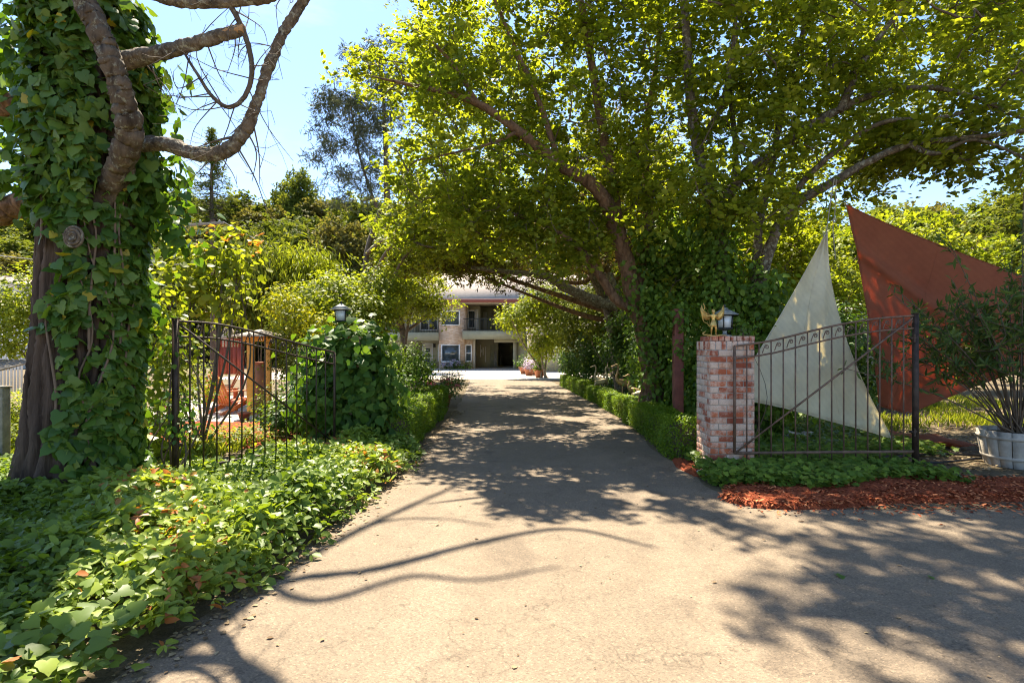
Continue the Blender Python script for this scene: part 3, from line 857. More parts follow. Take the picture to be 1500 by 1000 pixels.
# ------------------------------------------------------------------ lanterns
def lantern(c, s, label, turn=0.3, stem=True):
    x, y, z = c
    root = empty('lantern', c, label, 'lantern', 'carriage lanterns on the gate pillars')
    base = MB().lathe([(0.001, 0), (0.085, 0), (0.085, .012), (.03, .022), (.022, .05), (.030, .075), (.001, .078)], (x, y, z), 20)
    adopt(base.build('foot', pewter_m, smooth=True), root)
    def sq(mb, h0, h1, w0, w1, mat=None):
        V = []
        for h, w in ((h0, w0), (h1, w1)):
            for k in range(4):
                a = turn + pi / 4 + k * pi / 2
                V.append((x + w * cos(a), y + w * sin(a), z + h))
        F = [(0, 1, 5, 4), (1, 2, 6, 5), (2, 3, 7, 6), (3, 0, 4, 7), (3, 2, 1, 0), (4, 5, 6, 7)]
        return mb.add(V, F)
    m = MB(); sq(m, .080, .100, .075 * s, .090 * s); sq(m, .100, .112, .100 * s, .100 * s); sq(m, .262, .276, .112 * s, .112 * s)
    for k in range(4):
        a = turn + pi / 4 + k * pi / 2
        for (h0, h1) in ((.112, .262),):
            p0 = (x + .088 * s * cos(a), y + .088 * s * sin(a), z + h0); p1 = (x + .098 * s * cos(a), y + .098 * s * sin(a), z + h1)
            m.bar(p0, p1, .012)
    adopt(m.build('frame', black_m), root)
    m = MB(); sq(m, .113, .261, .076 * s, .088 * s)
    adopt(m.build('glass_panes', glassp_m), root)
    m = MB(); sq(m, .277, .288, .172 * s, .168 * s); sq(m, .288, .352, .165 * s, .040 * s); sq(m, .352, .368, .046 * s, .030 * s)
    adopt(m.build('roof', pewter_m), root)
    m = MB().lathe([(.001, .368), (.012, .368), (.008, .385), (.016, .398), (.001, .412)], (x, y, z), 12)
    adopt(m.build('finial', black_m, smooth=True), root)
    return root
lantern((2.745, 7.34, ztop), 1.0, 'black lantern with grey metal roof standing on the bare brick pillar')

# ------------------------------------------------------------------ gilt winged figure with a bow
def winged_figure(c):
    x, y, z = c
    root = empty('winged_figurine', c, 'small gilt winged archer figurine standing on the brick pillar', 'figurine')
    S = 0.36
    def W(a, b, h): return np.array([x + a * S, y + b * S, z + h * S])
    me = bpy.data.meshes.new('body')
    vs = {'pel': (0, 0, .50, .062), 'wst': (0, 0, .58, .045), 'chs': (0, -.01, .68, .068), 'nck': (0, -.01, .765, .022), 'hd': (0, -.015, .83, .050), 'hd2': (0, -.01, .88, .036),
          'hl': (-.05, 0, .47, .055), 'kl': (-.075, -.05, .27, .036), 'al': (-.065, .02, .07, .020), 'tl': (-.075, -.05, .045, .016),
          'hr': (.05, 0, .47, .055), 'kr': (.085, -.01, .27, .036), 'ar': (.105, .05, .07, .020), 'tr': (.12, -.02, .045, .016),
          'sl': (-.085, -.01, .72, .034), 'el': (-.22, -.06, .70, .024), 'wl': (-.36, -.10, .72, .016), 'fl': (-.40, -.11, .73, .016),
          'sr': (.085, -.01, .72, .034), 'er': (.19, .02, .68, .024), 'wr': (.08, -.10, .70, .016)}
    names = list(vs)
    ed = [('pel', 'wst'), ('wst', 'chs'), ('chs', 'nck'), ('nck', 'hd'), ('hd', 'hd2'), ('pel', 'hl'), ('hl', 'kl'), ('kl', 'al'), ('al', 'tl'), ('pel', 'hr'), ('hr', 'kr'), ('kr', 'ar'), ('ar', 'tr'), ('chs', 'sl'), ('sl', 'el'), ('el', 'wl'), ('wl', 'fl'), ('chs', 'sr'), ('sr', 'er'), ('er', 'wr')]
    me.from_pydata([tuple(W(*vs[n][:3])) for n in names], [(names.index(a), names.index(b)) for a, b in ed], [])
    o = bpy.data.objects.new('body', me); col.objects.link(o)
    o.modifiers.new('skin', 'SKIN')
    for i, n in enumerate(names):
        r = vs[n][3] * S; me.skin_vertices[0].data[i].radius = (r, r)
    me.skin_vertices[0].data[0].use_root = True
    sb = o.modifiers.new('sub', 'SUBSURF'); sb.levels = 1; sb.render_levels = 2
    me.materials.append(gold_m); adopt(o, root)
    # short flared skirt, hair
    m = MB().lathe([(.055 * S, .56 * S), (.075 * S, .48 * S), (.105 * S, .38 * S), (.120 * S, .33 * S), (.11 * S, .34 * S)], (x, y, z), 18)
    adopt(m.build('skirt', gold_m, smooth=True, solid=.003), root)
    m = MB().ell(W(0, .01, .865), (.056 * S, .058 * S, .055 * S)); m.ell(W(0, .035, .92), (.028 * S, .03 * S, .03 * S))
    for t in (-.5, 0, .5):
        m.tube([W(t * .06, 0, .89), W(t * .12, 0, .945)], [.012 * S, .003 * S], 6)
    adopt(m.build('hair', gold_m, smooth=True), root)
    for s in (-1, 1):
        m = MB()
        edge = [(.05, .70), (.16, .80), (.22, .84), (.31, .92), (.38, 1.10), (.42, .98), (.41, .84), (.38, .70), (.32, .60), (.23, .55), (.13, .58)]
        pts = [W(s * a, .05 + .10 * a, h) for a, h in edge]
        cen = W(s * .28, .085, .70)
        V = np.vstack([pts, [cen + [0, -.008, 0]]]); n = len(pts)
        F = [(i, (i + 1) % n, n) for i in range(n)]
        m.add(V, F)
        # feather ribs
        for i in range(2, n):
            m.tube([W(s * .10, .055, .69), (cen + pts[i]) / 2 + [0, -.008, 0], pts[i]], [.008 * S, .014 * S, .004 * S], 6)
        adopt(m.build('wing', gold_m, solid=.004), root)
    bow = crom([W(-.40, -.14, 1.14), W(-.34, -.12, .98), W(-.42, -.12, .82), W(-.43, -.12, .66), W(-.37, -.12, .50), W(-.26, -.12, .44), W(-.18, -.12, .34)], 5)
    m = MB().tube(bow, .011 * S, 7)
    m.tube([bow[0], W(-.16, -.13, .72), bow[-1]], .003 * S, 4)
    adopt(m.build('bow', gold_m, smooth=True), root)
    m = MB().lathe([(.001, 0), (.22 * S, 0), (.21 * S, .02 * S), (.10 * S, .035 * S), (.001, .04 * S)], (x, y, z), 20)
    m.tube(crom([W(-.08, -.05, .03), W(-.24, -.12, .05), W(-.36, -.10, .05), W(-.38, -.02, .10), W(-.30, 0, .14)], 4), [.020 * S], 6)
    m.ell(W(.22, -.06, .03), (.12 * S, .05 * S, .03 * S)); m.ell(W(.36, -.06, .025), (.10 * S, .03 * S, .018 * S))
    adopt(m.build('base', gold_m, smooth=True), root)
    return root
winged_figure((2.535, 7.16, ztop))

# ------------------------------------------------------------------ iron gates
def scroll(mb, p, ax, s, w=.007):
    """an iron S scroll standing in the panel plane"""
    th = np.linspace(0, 1, 22)
    a = []
    for t in th:
        if t < .45:
            k = t / .45; a.append((-.52 + .50 * k ** 1.3, -.95 + 1.35 * k))
        else:
            k = (t - .45) / .55; an = pi * .82 - k * 2.55 * pi; r = .46 * (1 - .72 * k)
            a.append((.36 + r * cos(an), .22 + r * sin(an)))
    pts = [p + ax * u * s[0] + np.array([0, 0, v * s[1]]) for u, v in a]
    return mb.tube(pts, w, 5)

def iron_gate(A, B, zt, zb, nb, name, label, mat, hinge_at_start, postm, drop=.155, brace=None):
    """A,B ground points; zt = top heights sampled along the leaf; zb bottom rail height"""
    A = np.array(A, float); B = np.array(B, float); ax = nrmz(np.array([B[0] - A[0], B[1] - A[1], 0])); L = np.linalg.norm((B - A)[:2])
    root = empty(name, (A[0], A[1], 0), label, 'gate', None)
    zt = np.array(zt, float); tt = np.linspace(0, 1, len(zt))
    cz = crom(np.c_[tt, zt, zt * 0], 6)
    top = lambda t: float(np.interp(t, cz[:, 0], cz[:, 1]))
    at = lambda t, z: np.array([A[0] + (B[0] - A[0]) * t, A[1] + (B[1] - A[1]) * t, z])
    ts = np.linspace(0, 1, 15)
    adopt(MB().tube([at(t, top(t)) for t in ts], .014, 6).build('top_rail', mat), root)
    adopt(MB().tube([at(t, top(t) - drop) for t in ts], .012, 6).build('middle_rail', mat), root)
    adopt(MB().bar(at(0, zb), at(1, zb), .03, .03).build('bottom_rail', mat), root)
    for i in range(nb):
        t = (i) / (nb - 1)
        if (hinge_at_start and i == 0) or (not hinge_at_start and i == nb - 1): continue
        edge = i in (0, nb - 1)
        w = .026 if edge else .013
        o = MB().bar(at(t, zb - (.0 if edge else .10)), at(t, top(t) - .001), w).build('end_stile' if edge else 'bar', mat); adopt(o, root)
        if i < nb - 1 and i > (0 if hinge_at_start else 1):
            tm = (i + .5) / (nb - 1)
            m = MB(); scroll(m, at(tm, top(tm) - drop / 2), ax, (L / (nb - 1) * .40, drop * .42), .006)
            adopt(m.build('scroll', mat, smooth=True), root)
    if brace is None: brace = ((0.02, top(0) - .03), (1, zb)) if hinge_at_start else ((.98, top(1) - .03), (0, zb))
    adopt(MB().bar(at(*brace[0]) + [0, -.012, 0], at(*brace[1]) + [0, -.012, 0], .018).build('brace', mat), root)
    h = at(0, 0) if hinge_at_start else at(1, 0)
    ph = top(0 if hinge_at_start else 1)
    po = MB().bar(h + [0, 0, -.1], h + [0, 0, ph + .02], .052); po.bar(h + [0, 0, ph + .02], h + [0, 0, ph + .032], .062)
    adopt(po.build('post', postm), root)
    for hz in (.5, ph - .28):
        s = ax * (.07 if hinge_at_start else -.07)
        m = MB().bar(h + [0, -.005, hz], h + s + [0, -.005, hz], .045, .03); m.tube([h + s * .5 + [0, -.03, hz - .05], h + s * .5 + [0, -.03, hz + .05]], .014, 8)
        adopt(m.build('hinge', postm), root)
    return root

zr = [1.60, 1.72, 1.83, 1.91, 1.945]
zr = [HC - (py - CY) / FPX * 7.0 for py in (507, 499, 486, 474, 466, 462)]
iron_gate((P(1076, 0, 6.95)[0], 6.95, 0), (P(1341, 0, 7.05)[0], 7.05, 0), zr, HC - (662 - CY) / FPX * 7.0, 16, 'iron_gate', 'rusty brown iron gate leaf with scrolls closed between brick pillar and iron post', ironr_m, False, iron_m)
m = MB().box(3.0, 3.02, 6.925, 6.945, 0, 0); 
zl = [HC - (py - CY) / FPX * d for py, d in ((470, 6.12), (474, 6.45), (484, 6.8), (496, 7.15), (507, 7.5), (516, 7.88))]
iron_gate((-3.62, 6.12, 0), (-2.46, 7.88, 0), zl, .22, 15, 'iron_gate', 'dark iron gate leaf with scrolls standing open before the vine covered pillar', iron_m, True, iron_m, drop=.165)

# ------------------------------------------------------------------ vine covered pillar and its lantern
vx, vy = -2.52, 8.72
vr, vtop = brick_pillar(vx - .27, vx + .27, vy - .26, vy + .27, 0, 1.72, 'vine_covered_pillar', 'gate pillar buried under a mound of large leaved green vine', cap=False)
m = MB()
blob_leaves(m, [(vx, vy, .70, .50, .46, .85), (vx + .10, vy - .1, 1.25, .44, .40, .45), (vx - .28, vy + .05, .85, .36, .36, .8), (vx + .30, vy + .0, .70, .32, .36, .62), (vx - .05, vy, 1.55, .38, .36, .28), (vx + .36, vy + .0, .30, .26, .30, .35), (vx + .18, vy, 1.52, .3, .3, .26)], 420, .115, IVY, up=.3, rough=.16, shell=.35, droop=.7, zmin=.02)
adopt(m.build('vine', leafmat('leaf_vine', (.040, .095, .016), (.080, .160, .024), (.170, .250, .040), tr=.42, trc=(1.7, 1.6, .4), rough=.5, spec=.22)), vr)
m = MB()
for i in range(8):
    a = R.random() * 6.28
    m.tube(crom([(vx + .30 * cos(a), vy + .30 * sin(a), 0), (vx + .33 * cos(a + .3), vy + .33 * sin(a + .3), .6), (vx + .3 * cos(a), vy + .3 * sin(a), 1.3), (vx + .1, vy, 1.6)], 4), .012, 6)
adopt(m.build('stem', twig_m), vr)
lantern((P(500, 0, 8.72)[0], 8.72, HC + 22 / FPX * 8.72), 1.15, 'dark lantern with pale roof rising out of the vine covered pillar', turn=.1)

# ------------------------------------------------------------------ clipped hedges
def hedge(path, w, h, label, dens=3600, size=.030, gap=None, seed=0, side=1, h2=None):
    """path = foot of the drive-side face; the body lies to side*+x of it"""
    path = np.array(path, float)
    seg = np.linalg.norm(np.diff(path, axis=0), axis=1); L = seg.sum(); cum = np.concatenate([[0], np.cumsum(seg)])
    def at(t):
        s = t * L
        return np.stack([np.interp(s, cum, path[:, 0]), np.interp(s, cum, path[:, 1])], -1)
    mb = MB()
    per = 2 * h + w
    n = int(L * per * dens)
    t = R.random(n); u = R.random(n) * per
    # more leaves nearer the viewer is not needed: even cover
    c = at(t)
    rnd_ = .05
    xo = np.where(u < h, 0, np.where(u < h + w, u - h, w)); zo = np.where(u < h, u, np.where(u < h + w, h, h - (u - h - w)))
    nx = np.where(u < h, -1.0, np.where(u < h + w, 0, 1.0)); nz_ = np.where((u >= h) & (u < h + w), 1.0, 0)
    # round the shoulders
    cornerd = np.minimum(np.abs(u - h), np.abs(u - h - w)); k = np.clip(1 - cornerd / .09, 0, 1)
    lump = .018 * np.sin(t * L * 5.2 + seed) + .022 * np.sin(t * L * 2.1 + zo * 6 + seed * 2) + .015 * np.sin(xo * 14 + t * L * 3.7)
    depth = -(R.random(n) ** 1.7) * .09 + lump + R.normal(size=n) * .008 + (R.random(n) > .985) * R.random(n) * .05
    px = c[:, 0] + side * (xo + nx * depth + k * .035 * -nx) + 0
    pz = (zo + nz_ * depth - k * .03) * (1 if h2 is None else (1 + (h2 / h - 1) * np.clip(t * 1.6, 0, 1)))
    pos = np.c_[px, c[:, 1], pz + H(px, c[:, 1])]
    nm = np.c_[nx * side, np.zeros(n), nz_]
    m2 = int(w * h * dens)
    for e, dy in ((0, -1), (1, 1)):
        c0 = at(np.array([float(e)]))[0]
        xo2 = R.random(m2) * w; z2 = R.random(m2) * h
        yy = c0[1] + dy * (.03 * np.sqrt(np.clip(1 - ((xo2 / w - .5) * 2) ** 2, 0, 1)) * 3 - R.random(m2) ** 1.7 * .09) + .02 * np.sin(z2 * 15 + xo2 * 12)
        xx = c0[0] + side * xo2
        pos = np.vstack([pos, np.c_[xx, yy, z2 + H(xx, yy)]]); nm = np.vstack([nm, np.tile([0, dy, 0], (m2, 1))])
    n = len(pos)
    leaves(mb, pos, nm * .8 + rvec(n) * .75 + [0, 0, .3], rvec(n) * .8 + nm * .5 + [0, 0, .3], size * (.6 + .7 * R.random(n)), LEAF4, np.clip(R.random(n) * .75 + .12 + .25 * np.sin(pos[:, 1] * 3 + pos[:, 2] * 4) * .5, 0, 1))
    c0 = at(np.array([0.]))[0]
    root = empty('clipped_hedge', (c0[0], c0[1], float(H(c0[0], c0[1]))), label, 'hedge')
    adopt(mb.build('foliage', box_m), root)
    core = MB(); ts = np.linspace(0.004, .996, 24); cc = at(ts)
    V = []
    for qi, q in enumerate(cc):
        z = float(H(q[0], q[1])); hh_ = h if h2 is None else h + (h2 - h) * min(1, ts[qi] * 1.6)
        for a, b in ((.10, -.05), (w - .10, -.05), (w - .10, hh_ - .10), (.10, hh_ - .10)): V.append((q[0] + side * a, q[1], z + b))
    F = []
    for i in range(len(cc) - 1):
        for j in range(4): F.append((i * 4 + j, i * 4 + (j + 1) % 4, i * 4 + 4 + (j + 1) % 4, i * 4 + 4 + j))
    core.add(V, F)
    core.add(V[:4], [(0, 1, 2, 3)]); core.add(V[-4:], [(3, 2, 1, 0)])
    adopt(core.build('twigs', twig_m), root)
    return root
hedge([(2.17, 7.75), (2.28, 10), (2.38, 12.8), (2.33, 15.6), (2.25, 17.9)], .44, .58, 'long clipped box hedge running from the brick pillar along the drive', dens=3400, size=.034, h2=.42)
hedge([(2.22, 18.1), (2.16, 20.5), (2.02, 24)], .45, .46, 'far lower section of clipped box hedge ending near the potted plants', dens=1800, size=.042, seed=2)
hedge([(-1.50, 8.5), (-1.52, 10.2)], .62, .56, 'short block of box hedge touching the vine covered pillar', dens=3000, size=.034, side=-1, seed=3)
hedge([(-1.50, 10.35), (-1.56, 13.9)], .70, .62, 'taller box hedge block ending beside the red flower pot', dens=2600, size=.036, side=-1, seed=5)

# ------------------------------------------------------------------ red post, white and red sails, ropes
pp = P(993, 0, 9.6)
root = empty('painted_post', (pp[0], 9.6, 0), 'upright reddish brown painted post rising out of the ivy', 'post')
m = MB().box(pp[0] - .075, pp[0] + .075, 9.52, 9.68, -.1, 2.12); adopt(m.build('shaft', post_m, bevel=.008), root)
m = MB().box(pp[0] - .085, pp[0] + .085, 9.505, 9.695, 2.122, 2.17); adopt(m.build('cap', post_m, bevel=.006), root)
m = MB(); blob_leaves(m, [(pp[0], 9.62, 2.08, .26, .20, .30), (pp[0] + .12, 9.65, 1.5, .16, .14, .3)], 380, .09, LEAF6, shell=.6, droop=.7); tag(m.build('ivy', ivyr_m), 'tuft of ivy spilling over the top of the reddish painted post', 'ivy', kind='stuff')
m = MB().box(pp[0] - .10, pp[0] + .10, 9.485, 9.715, -.05, .10); adopt(m.build('foot_plate', black_m), root)

def sail(name, corners, label, mat, n=44, bow=(.0, .0, .0, .0), wav=.06, fold=None, hem=.035):
    """four-cornered cloth patch; corners A B D C (A-B top, C-D bottom)"""
    A, B, D, C = [np.array(c, float) for c in corners]
    u = np.linspace(0, 1, n)[None, :, None]; v = np.linspace(0, 1, n)[:, None, None]
    top = A + (B - A) * u; bot = C + (D - C) * u
    cen = (A + B + C + D) / 4
    pts = top * (1 - v) + bot * v
    bt, br, bb, bl = bow
    for amt, e, w in ((bt, (A + B) / 2, 4 * u * (1 - u) * (1 - v) ** 2), (bb, (C + D) / 2, 4 * u * (1 - u) * v ** 2), (bl, (A + C) / 2, 4 * v * (1 - v) * (1 - u) ** 2), (br, (B + D) / 2, 4 * v * (1 - v) * u ** 2)):
        pts = pts + (cen - e) * amt * w
    nrm = nrmz(np.cross(B - A, C - A))
    wv = wav * (np.sin(u * 5 + v * 4) * .8 + np.sin(u * 11 - v * 6 + 1) * .35 + .25 * np.sin(v * 17 + u * 9)) * np.sin(pi * np.clip(u, 0, 1)) ** .5
    if fold: wv = wv + fold * np.exp(-((v - .22 - .35 * u) / .035) ** 2)
    pts = pts + nrm * wv
    F = []
    i = np.arange(n - 1)[:, None]; j = np.arange(n - 1)[None]
    F = np.stack([i * n + j, i * n + j + 1, (i + 1) * n + j + 1, (i + 1) * n + j], -1).reshape(-1, 4)
    root = empty(name, (C[0], C[1], 0), label, 'shade sail')
    adopt(MB().add(pts.reshape(-1, 3), F).build('cloth', mat, smooth=True, solid=.003), root)
    m = MB()
    for c_ in (A, C, D):
        rg_ = MB(); a_ = np.linspace(0, 2 * pi, 14)[:, None]; rg_.tube(c_ + np.hstack([np.cos(a_) * .03, a_ * 0, np.sin(a_) * .03]), .006, 6, cap=False)
        adopt(rg_.build('corner_ring', pewter_m, smooth=True), root)
    sm_ = MB()
    for j_ in (n // 3, 2 * n // 3): sm_.tube(pts[2:-2, j_] + nrm * -.004, .004, 4)
    adopt(sm_.build('seam', mat), root)
    for path in (pts[0], pts[-1], pts[:, 0], pts[:, -1]):
        if np.linalg.norm(path[0] - path[-1]) > .1 or True:
            m.tube(path[::2], .009, 6)
    adopt(m.build('hem', mat, smooth=True), root)
    return root, pts
WA, WB, WC = P(1210, 343, 8.7), P(1070, 582, 8.0), P(1307, 642, 8.75)
e = np.array([.01, 0, 0])
sail('shade_sail', (WA - e, WA + e, WC, WB), 'tall thin off white triangular shade sail hung behind the iron gate', whitesail_m, bow=(0, .42, .03, .05), wav=.055)
RA, RB, RD, RC = P(1240, 300, 9.7), P(1700, 470, 8.3), P(1330, 606, 9.5), P(1288, 594, 9.6)
sail('shade_sail', (RA, RB, RD, RC), 'wide rust red shade sail stretched beside the oleander', redsail_m, n=60, bow=(.06, .05, 0, .05), wav=.08, fold=-.10)
# slack cloth on the ground
xs = np.linspace(0, 1, 26)
c0, c1 = P(1296, 600, 9.5), np.array([6.75, 9.0, .03])
X, Y = np.meshgrid(np.linspace(5.95, 7.0, 36), np.linspace(8.5, 9.7, 24))
Z = H(X, Y) + .03 + .05 * np.abs(np.sin(X * 6 + Y * 3)) + .04 * np.sin(Y * 9 + X * 2) ** 2 + .30 * np.clip((Y - 9.2) / .5, 0, 1) * np.clip((6.6 - X), 0, 1)
V = np.stack([X + .1 * np.sin(Y * 7), Y + .05 * np.sin(X * 8), Z], -1).reshape(-1, 3); nn = 36
i = np.arange(23)[:, None]; j = np.arange(35)[None]
F = np.stack([i * nn + j, i * nn + j + 1, (i + 1) * nn + j + 1, (i + 1) * nn + j], -1).reshape(-1, 4)
tag(MB().add(V, F).build('ground_cloth', redsail_m, smooth=True, solid=.003), 'crumpled rust red cloth lying on soil under the red sail', 'cloth')
limbpt = P(1222, 262, 8.8)
root = empty('rope', WA, 'pale rope with knot hanging from tree limb to white sail tip', 'rope')
adopt(MB().tube(crom([limbpt, P(1216, 300, 8.8), WA], 5), .008, 6).build('line', rope_m), root)
adopt(MB().tube(crom([limbpt + [.03, 0, 0], P(1223, 310, 8.8), P(1220, 335, 8.8), P(1224, 380, 8.8)], 5), .007, 6).build('loose_end', rope_m), root)
k = P(1222, 322, 8.8)
adopt(MB().tube(crom([k + [0, 0, .03], k + [.025, 0, .0], k + [0, 0, -.04], k + [-.02, 0, 0], k + [.01, 0, .04]], 5), .010, 6).build('knot', rope_m), root)

# ------------------------------------------------------------------ planter and oleander, hoses, stones
bx, by = P(1492, 0, 7.45)[0], 7.45
root = empty('barrel_planter', (bx, by, 0), 'round whitewashed half barrel planter on dry soil', 'planter')
for i in range(18):
    a0, a1 = i / 18 * 2 * pi + .012, (i + 1) / 18 * 2 * pi - .012
    V = []
    for z, r in ((.0, .35), (.14, .392), (.30, .42), (.46, .44)):
        for rr in (r, r - .03):
            for a in (a0, (a0 + a1) / 2, a1): V.append((bx + rr * cos(a), by + rr * sin(a), z))
    F = []
    for l in range(3):
        b0, b1 = l * 6, l * 6 + 6
        F += [(b0, b0 + 1, b1 + 1, b1), (b0 + 1, b0 + 2, b1 + 2, b1 + 1), (b0 + 4, b0 + 3, b1 + 3, b1 + 4), (b0 + 5, b0 + 4, b1 + 4, b1 + 5), (b0 + 3, b0, b1, b1 + 3), (b0 + 2, b0 + 5, b1 + 5, b1 + 2)]
    F += [(18, 19, 22, 21), (19, 20, 23, 22)]
    adopt(MB().add(V, F).build('stave', whitewash_m), root)
for z, r in ((.10, .384), (.36, .434)):
    adopt(MB().lathe([(r, z), (r + .006, z), (r + .012, z + .04), (r + .004, z + .04)], (bx, by, 0), 36).build('hoop', whitewash_m, smooth=True), root)
adopt(MB().lathe([(.001, .41), (.41, .40)], (bx, by, 0), 24).build('potting_soil', soil_m), root)
root = empty('oleander', (bx, by, .42), 'tall oleander with narrow dark leaves growing in the barrel', 'shrub')
st = MB(); lf = MB(); sw = np.random.default_rng(5)
for i in range(40):
    a = sw.random() * 6.28; sp = sw.random() ** .7
    hgt = sw.uniform(1.5, 3.4) * (1 - .35 * sp)
    b = np.array([bx + .16 * cos(a) * sw.random(), by + .16 * sin(a) * sw.random(), .38])
    e1 = b + np.array([cos(a) * sp * .55, sin(a) * sp * .5, hgt * .5]); e2 = b + np.array([cos(a) * sp * 1.6, sin(a) * sp * 1.1, hgt])
    if i < 7:
        e2 = b + np.array([-.8 - .22 * i, -.15 + .08 * i, 1.9 - .17 * i]); e1 = b + (e2 - b) * .5 + [0, 0, .12]
    pth = crom([b, e1, e2], 7)
    st.tube(pth, np.linspace(.012, .004, len(pth)), 5)
    for s in range(4):
        t0 = sw.uniform(.45, .9); q0 = pth[int(t0 * (len(pth) - 1))]
        q1 = q0 + np.array([sw.normal() * .22, sw.normal() * .2, sw.uniform(.12, .45)])
        st.tube(crom([q0, (q0 + q1) / 2 + sw.normal(size=3) * .03, q1], 3), [.004], 4)
        for tt in np.linspace(.1, 1, 6):
            c = q0 + (q1 - q0) * tt
            n = 7 if tt > .9 else 2
            tp = nrmz(sw.normal(size=(n, 3)) * .7 + [0, 0, .55]); leaves(lf, np.tile(c, (n, 1)), sw.normal(size=(n, 3)), tp, sw.uniform(.09, .16, n), SLIM, sw.random(n))
    for tt in np.linspace(.5, 1, 9):
        c = pth[int(tt * (len(pth) - 1))]; n = 3
        leaves(lf, np.tile(c, (n, 1)), sw.normal(size=(n, 3)), nrmz(sw.normal(size=(n, 3)) * .8 + [0, 0, .4]), sw.uniform(.09, .16, n), SLIM, sw.random(n))
adopt(st.build('stems', twig_m), root); adopt(lf.build('leaves', olean_m), root)

hs = empty('irrigation_hose', (5.0, 7.6, 0), 'two loops of black irrigation hose lying between fence and barrel', 'hose')
adopt(MB().tube(crom([(3.6, 7.75, .03), (4.6, 7.55, .03), (5.4, 7.45, .03), (6.0, 7.6, .03), (6.5, 7.75, .03), (7.8, 7.7, .03)], 6), .016, 8).build('lower_run', hose_m, smooth=True), hs)
adopt(MB().tube(crom([(4.9, 7.75, .03), (5.6, 7.95, .03), (6.1, 8.05, .03), (6.8, 7.9, .03), (7.9, 8.0, .03)], 6), .016, 8).build('upper_run', hose_m, smooth=True), hs)
def rock(name, c, r, label, group=None, mat=None):
    m = MB(); m.ell(c, r, 12, 8); V = m.V[0]; rg = np.random.default_rng(int(c[0] * 100) % 999)
    d = nrmz(V - np.array(c)); s = sum(np.sin(d @ rg.normal(size=3) * 3 + rg.random() * 6) for _ in range(4)) * .07
    m.V[0] = V + d * s[:, None] * min(r) * 1.6
    return tag(m.build(name, mat or stone_m, smooth=True), label, 'rock', group)
rk = G(1186, 652)
for i, (dx, dy, r) in enumerate(((0, 0, (.17, .11, .07)), (.16, .08, (.12, .1, .06)), (-.16, .05, (.10, .08, .05)))):
    rock('rock', (rk[0] + dx, rk[1] + .3 + dy, .07 + .02 * i), r, ('flat pale stone in the ivy behind the gate, largest of three', 'rounded stone lying beyond the largest flat stone in ivy', 'smallest pale stone nearest the brick pillar in ivy')[i])
rk = G(1030, 694)
rock('rock', (rk[0], rk[1] - .05, .03), (.10, .09, .04), 'flat stone at the foot of the brick pillar by the drive')

# ------------------------------------------------------------------ crane statues
def crane(px, py_head, d, face, neck, label, up=1.0, mat=None):
    zh = HC - (py_head - CY) / FPX * d; x = (px - CX) / FPX * d; g = float(H(x, d)); S = zh - g
    root = empty('crane_statue', (x, d, g), label, 'statue', 'metal crane statues in the shrubs')
    f = face
    pts = [(-.30 * f, .02, .42), (-.24 * f, 0, .47), (-.14 * f, 0, .53), (-.02 * f, 0, .56), (.06 * f, 0, .60), (.09 * f, 0, .68), (.07 * f, 0, .78), (.06 * f + neck, 0, .88), (.075 * f + neck, 0, .955), (.11 * f + neck, 0, .965), (.15 * f + neck, 0, .95), (.24 * f + neck, 0, .925)]
    rad = [.012, .045, .085, .085, .055, .034, .024, .020, .022, .026, .014, .003]
    pts = crom(np.array(pts) * S + np.array([x, d, g]), 4)
    rad = np.interp(np.linspace(0, 11, len(pts)), range(12), rad) * S
    adopt(MB().tube(pts, rad, 12).build('body', mat or bronze_m, smooth=True), root)
    for s in (-1, 1):
        lp_ = np.array([(-.04 * f, s * .03, .52), (-.05 * f, s * .035, .28), (-.03 * f, s * .035, .02), (.05 * f, s * .04, .005)]) * S + np.array([x, d, g])
        adopt(MB().tube(lp_, [.012 * S, .008 * S, .009 * S, .006 * S], 7).build('leg', mat or bronze_m), root)
    m = MB()
    for s in (-1, 1):
        m.ell(np.array([-.13 * f, s * .07, .53]) * S + np.array([x, d, g]), (.15 * S, .02 * S, .06 * S), 12, 7)
    adopt(m.build('wing_pair', mat or bronze_m, smooth=True), root)
    return root
pale_m = plain('pale_brass', (.42, .34, .20), .55, .3, var=.4, vscale=14)
crane(876, 534, 17.6, -1, .0, 'pale metal crane statue facing its twin, farther from the brick pillar', mat=pale_m)
crane(885, 536, 17.2, 1, -.02, 'pale metal crane statue backing onto its twin, nearer the brick pillar', mat=pale_m)
crane(909, 532, 15.2, -1, .01, 'dark bronze crane statue with hooked head half hidden by shrubs')
crane(926, 547, 13.8, -1, .0, 'golden bronze crane statue with tall straight neck behind the hedge')
crane(942, 550, 12.9, 1, .02, 'thin necked brass crane statue closest to the red post', mat=pale_m)

# ------------------------------------------------------------------ trees
def limb(mb, px, r, sides=10, per=6, bump=.12, seed=0):
    """px = list of (picture x, picture y, depth); r = start and end radius"""
    pts = crom([P(*p) if not isinstance(p, np.ndarray) else p for p in px], per)
    n = len(pts)
    rg = np.random.default_rng(seed + 3)
    pts[1:-1] += rg.normal(size=(n - 2, 3)) * np.linspace(r[0], r[-1], n - 2)[:, None] * .06
    rad = np.interp(np.linspace(0, 1, n), np.linspace(0, 1, len(r)), r)
    mb.tube(pts, rad, sides, bump=bump, seed=seed, rough=.22 if rad.max() > .05 else 0)
    return pts, rad

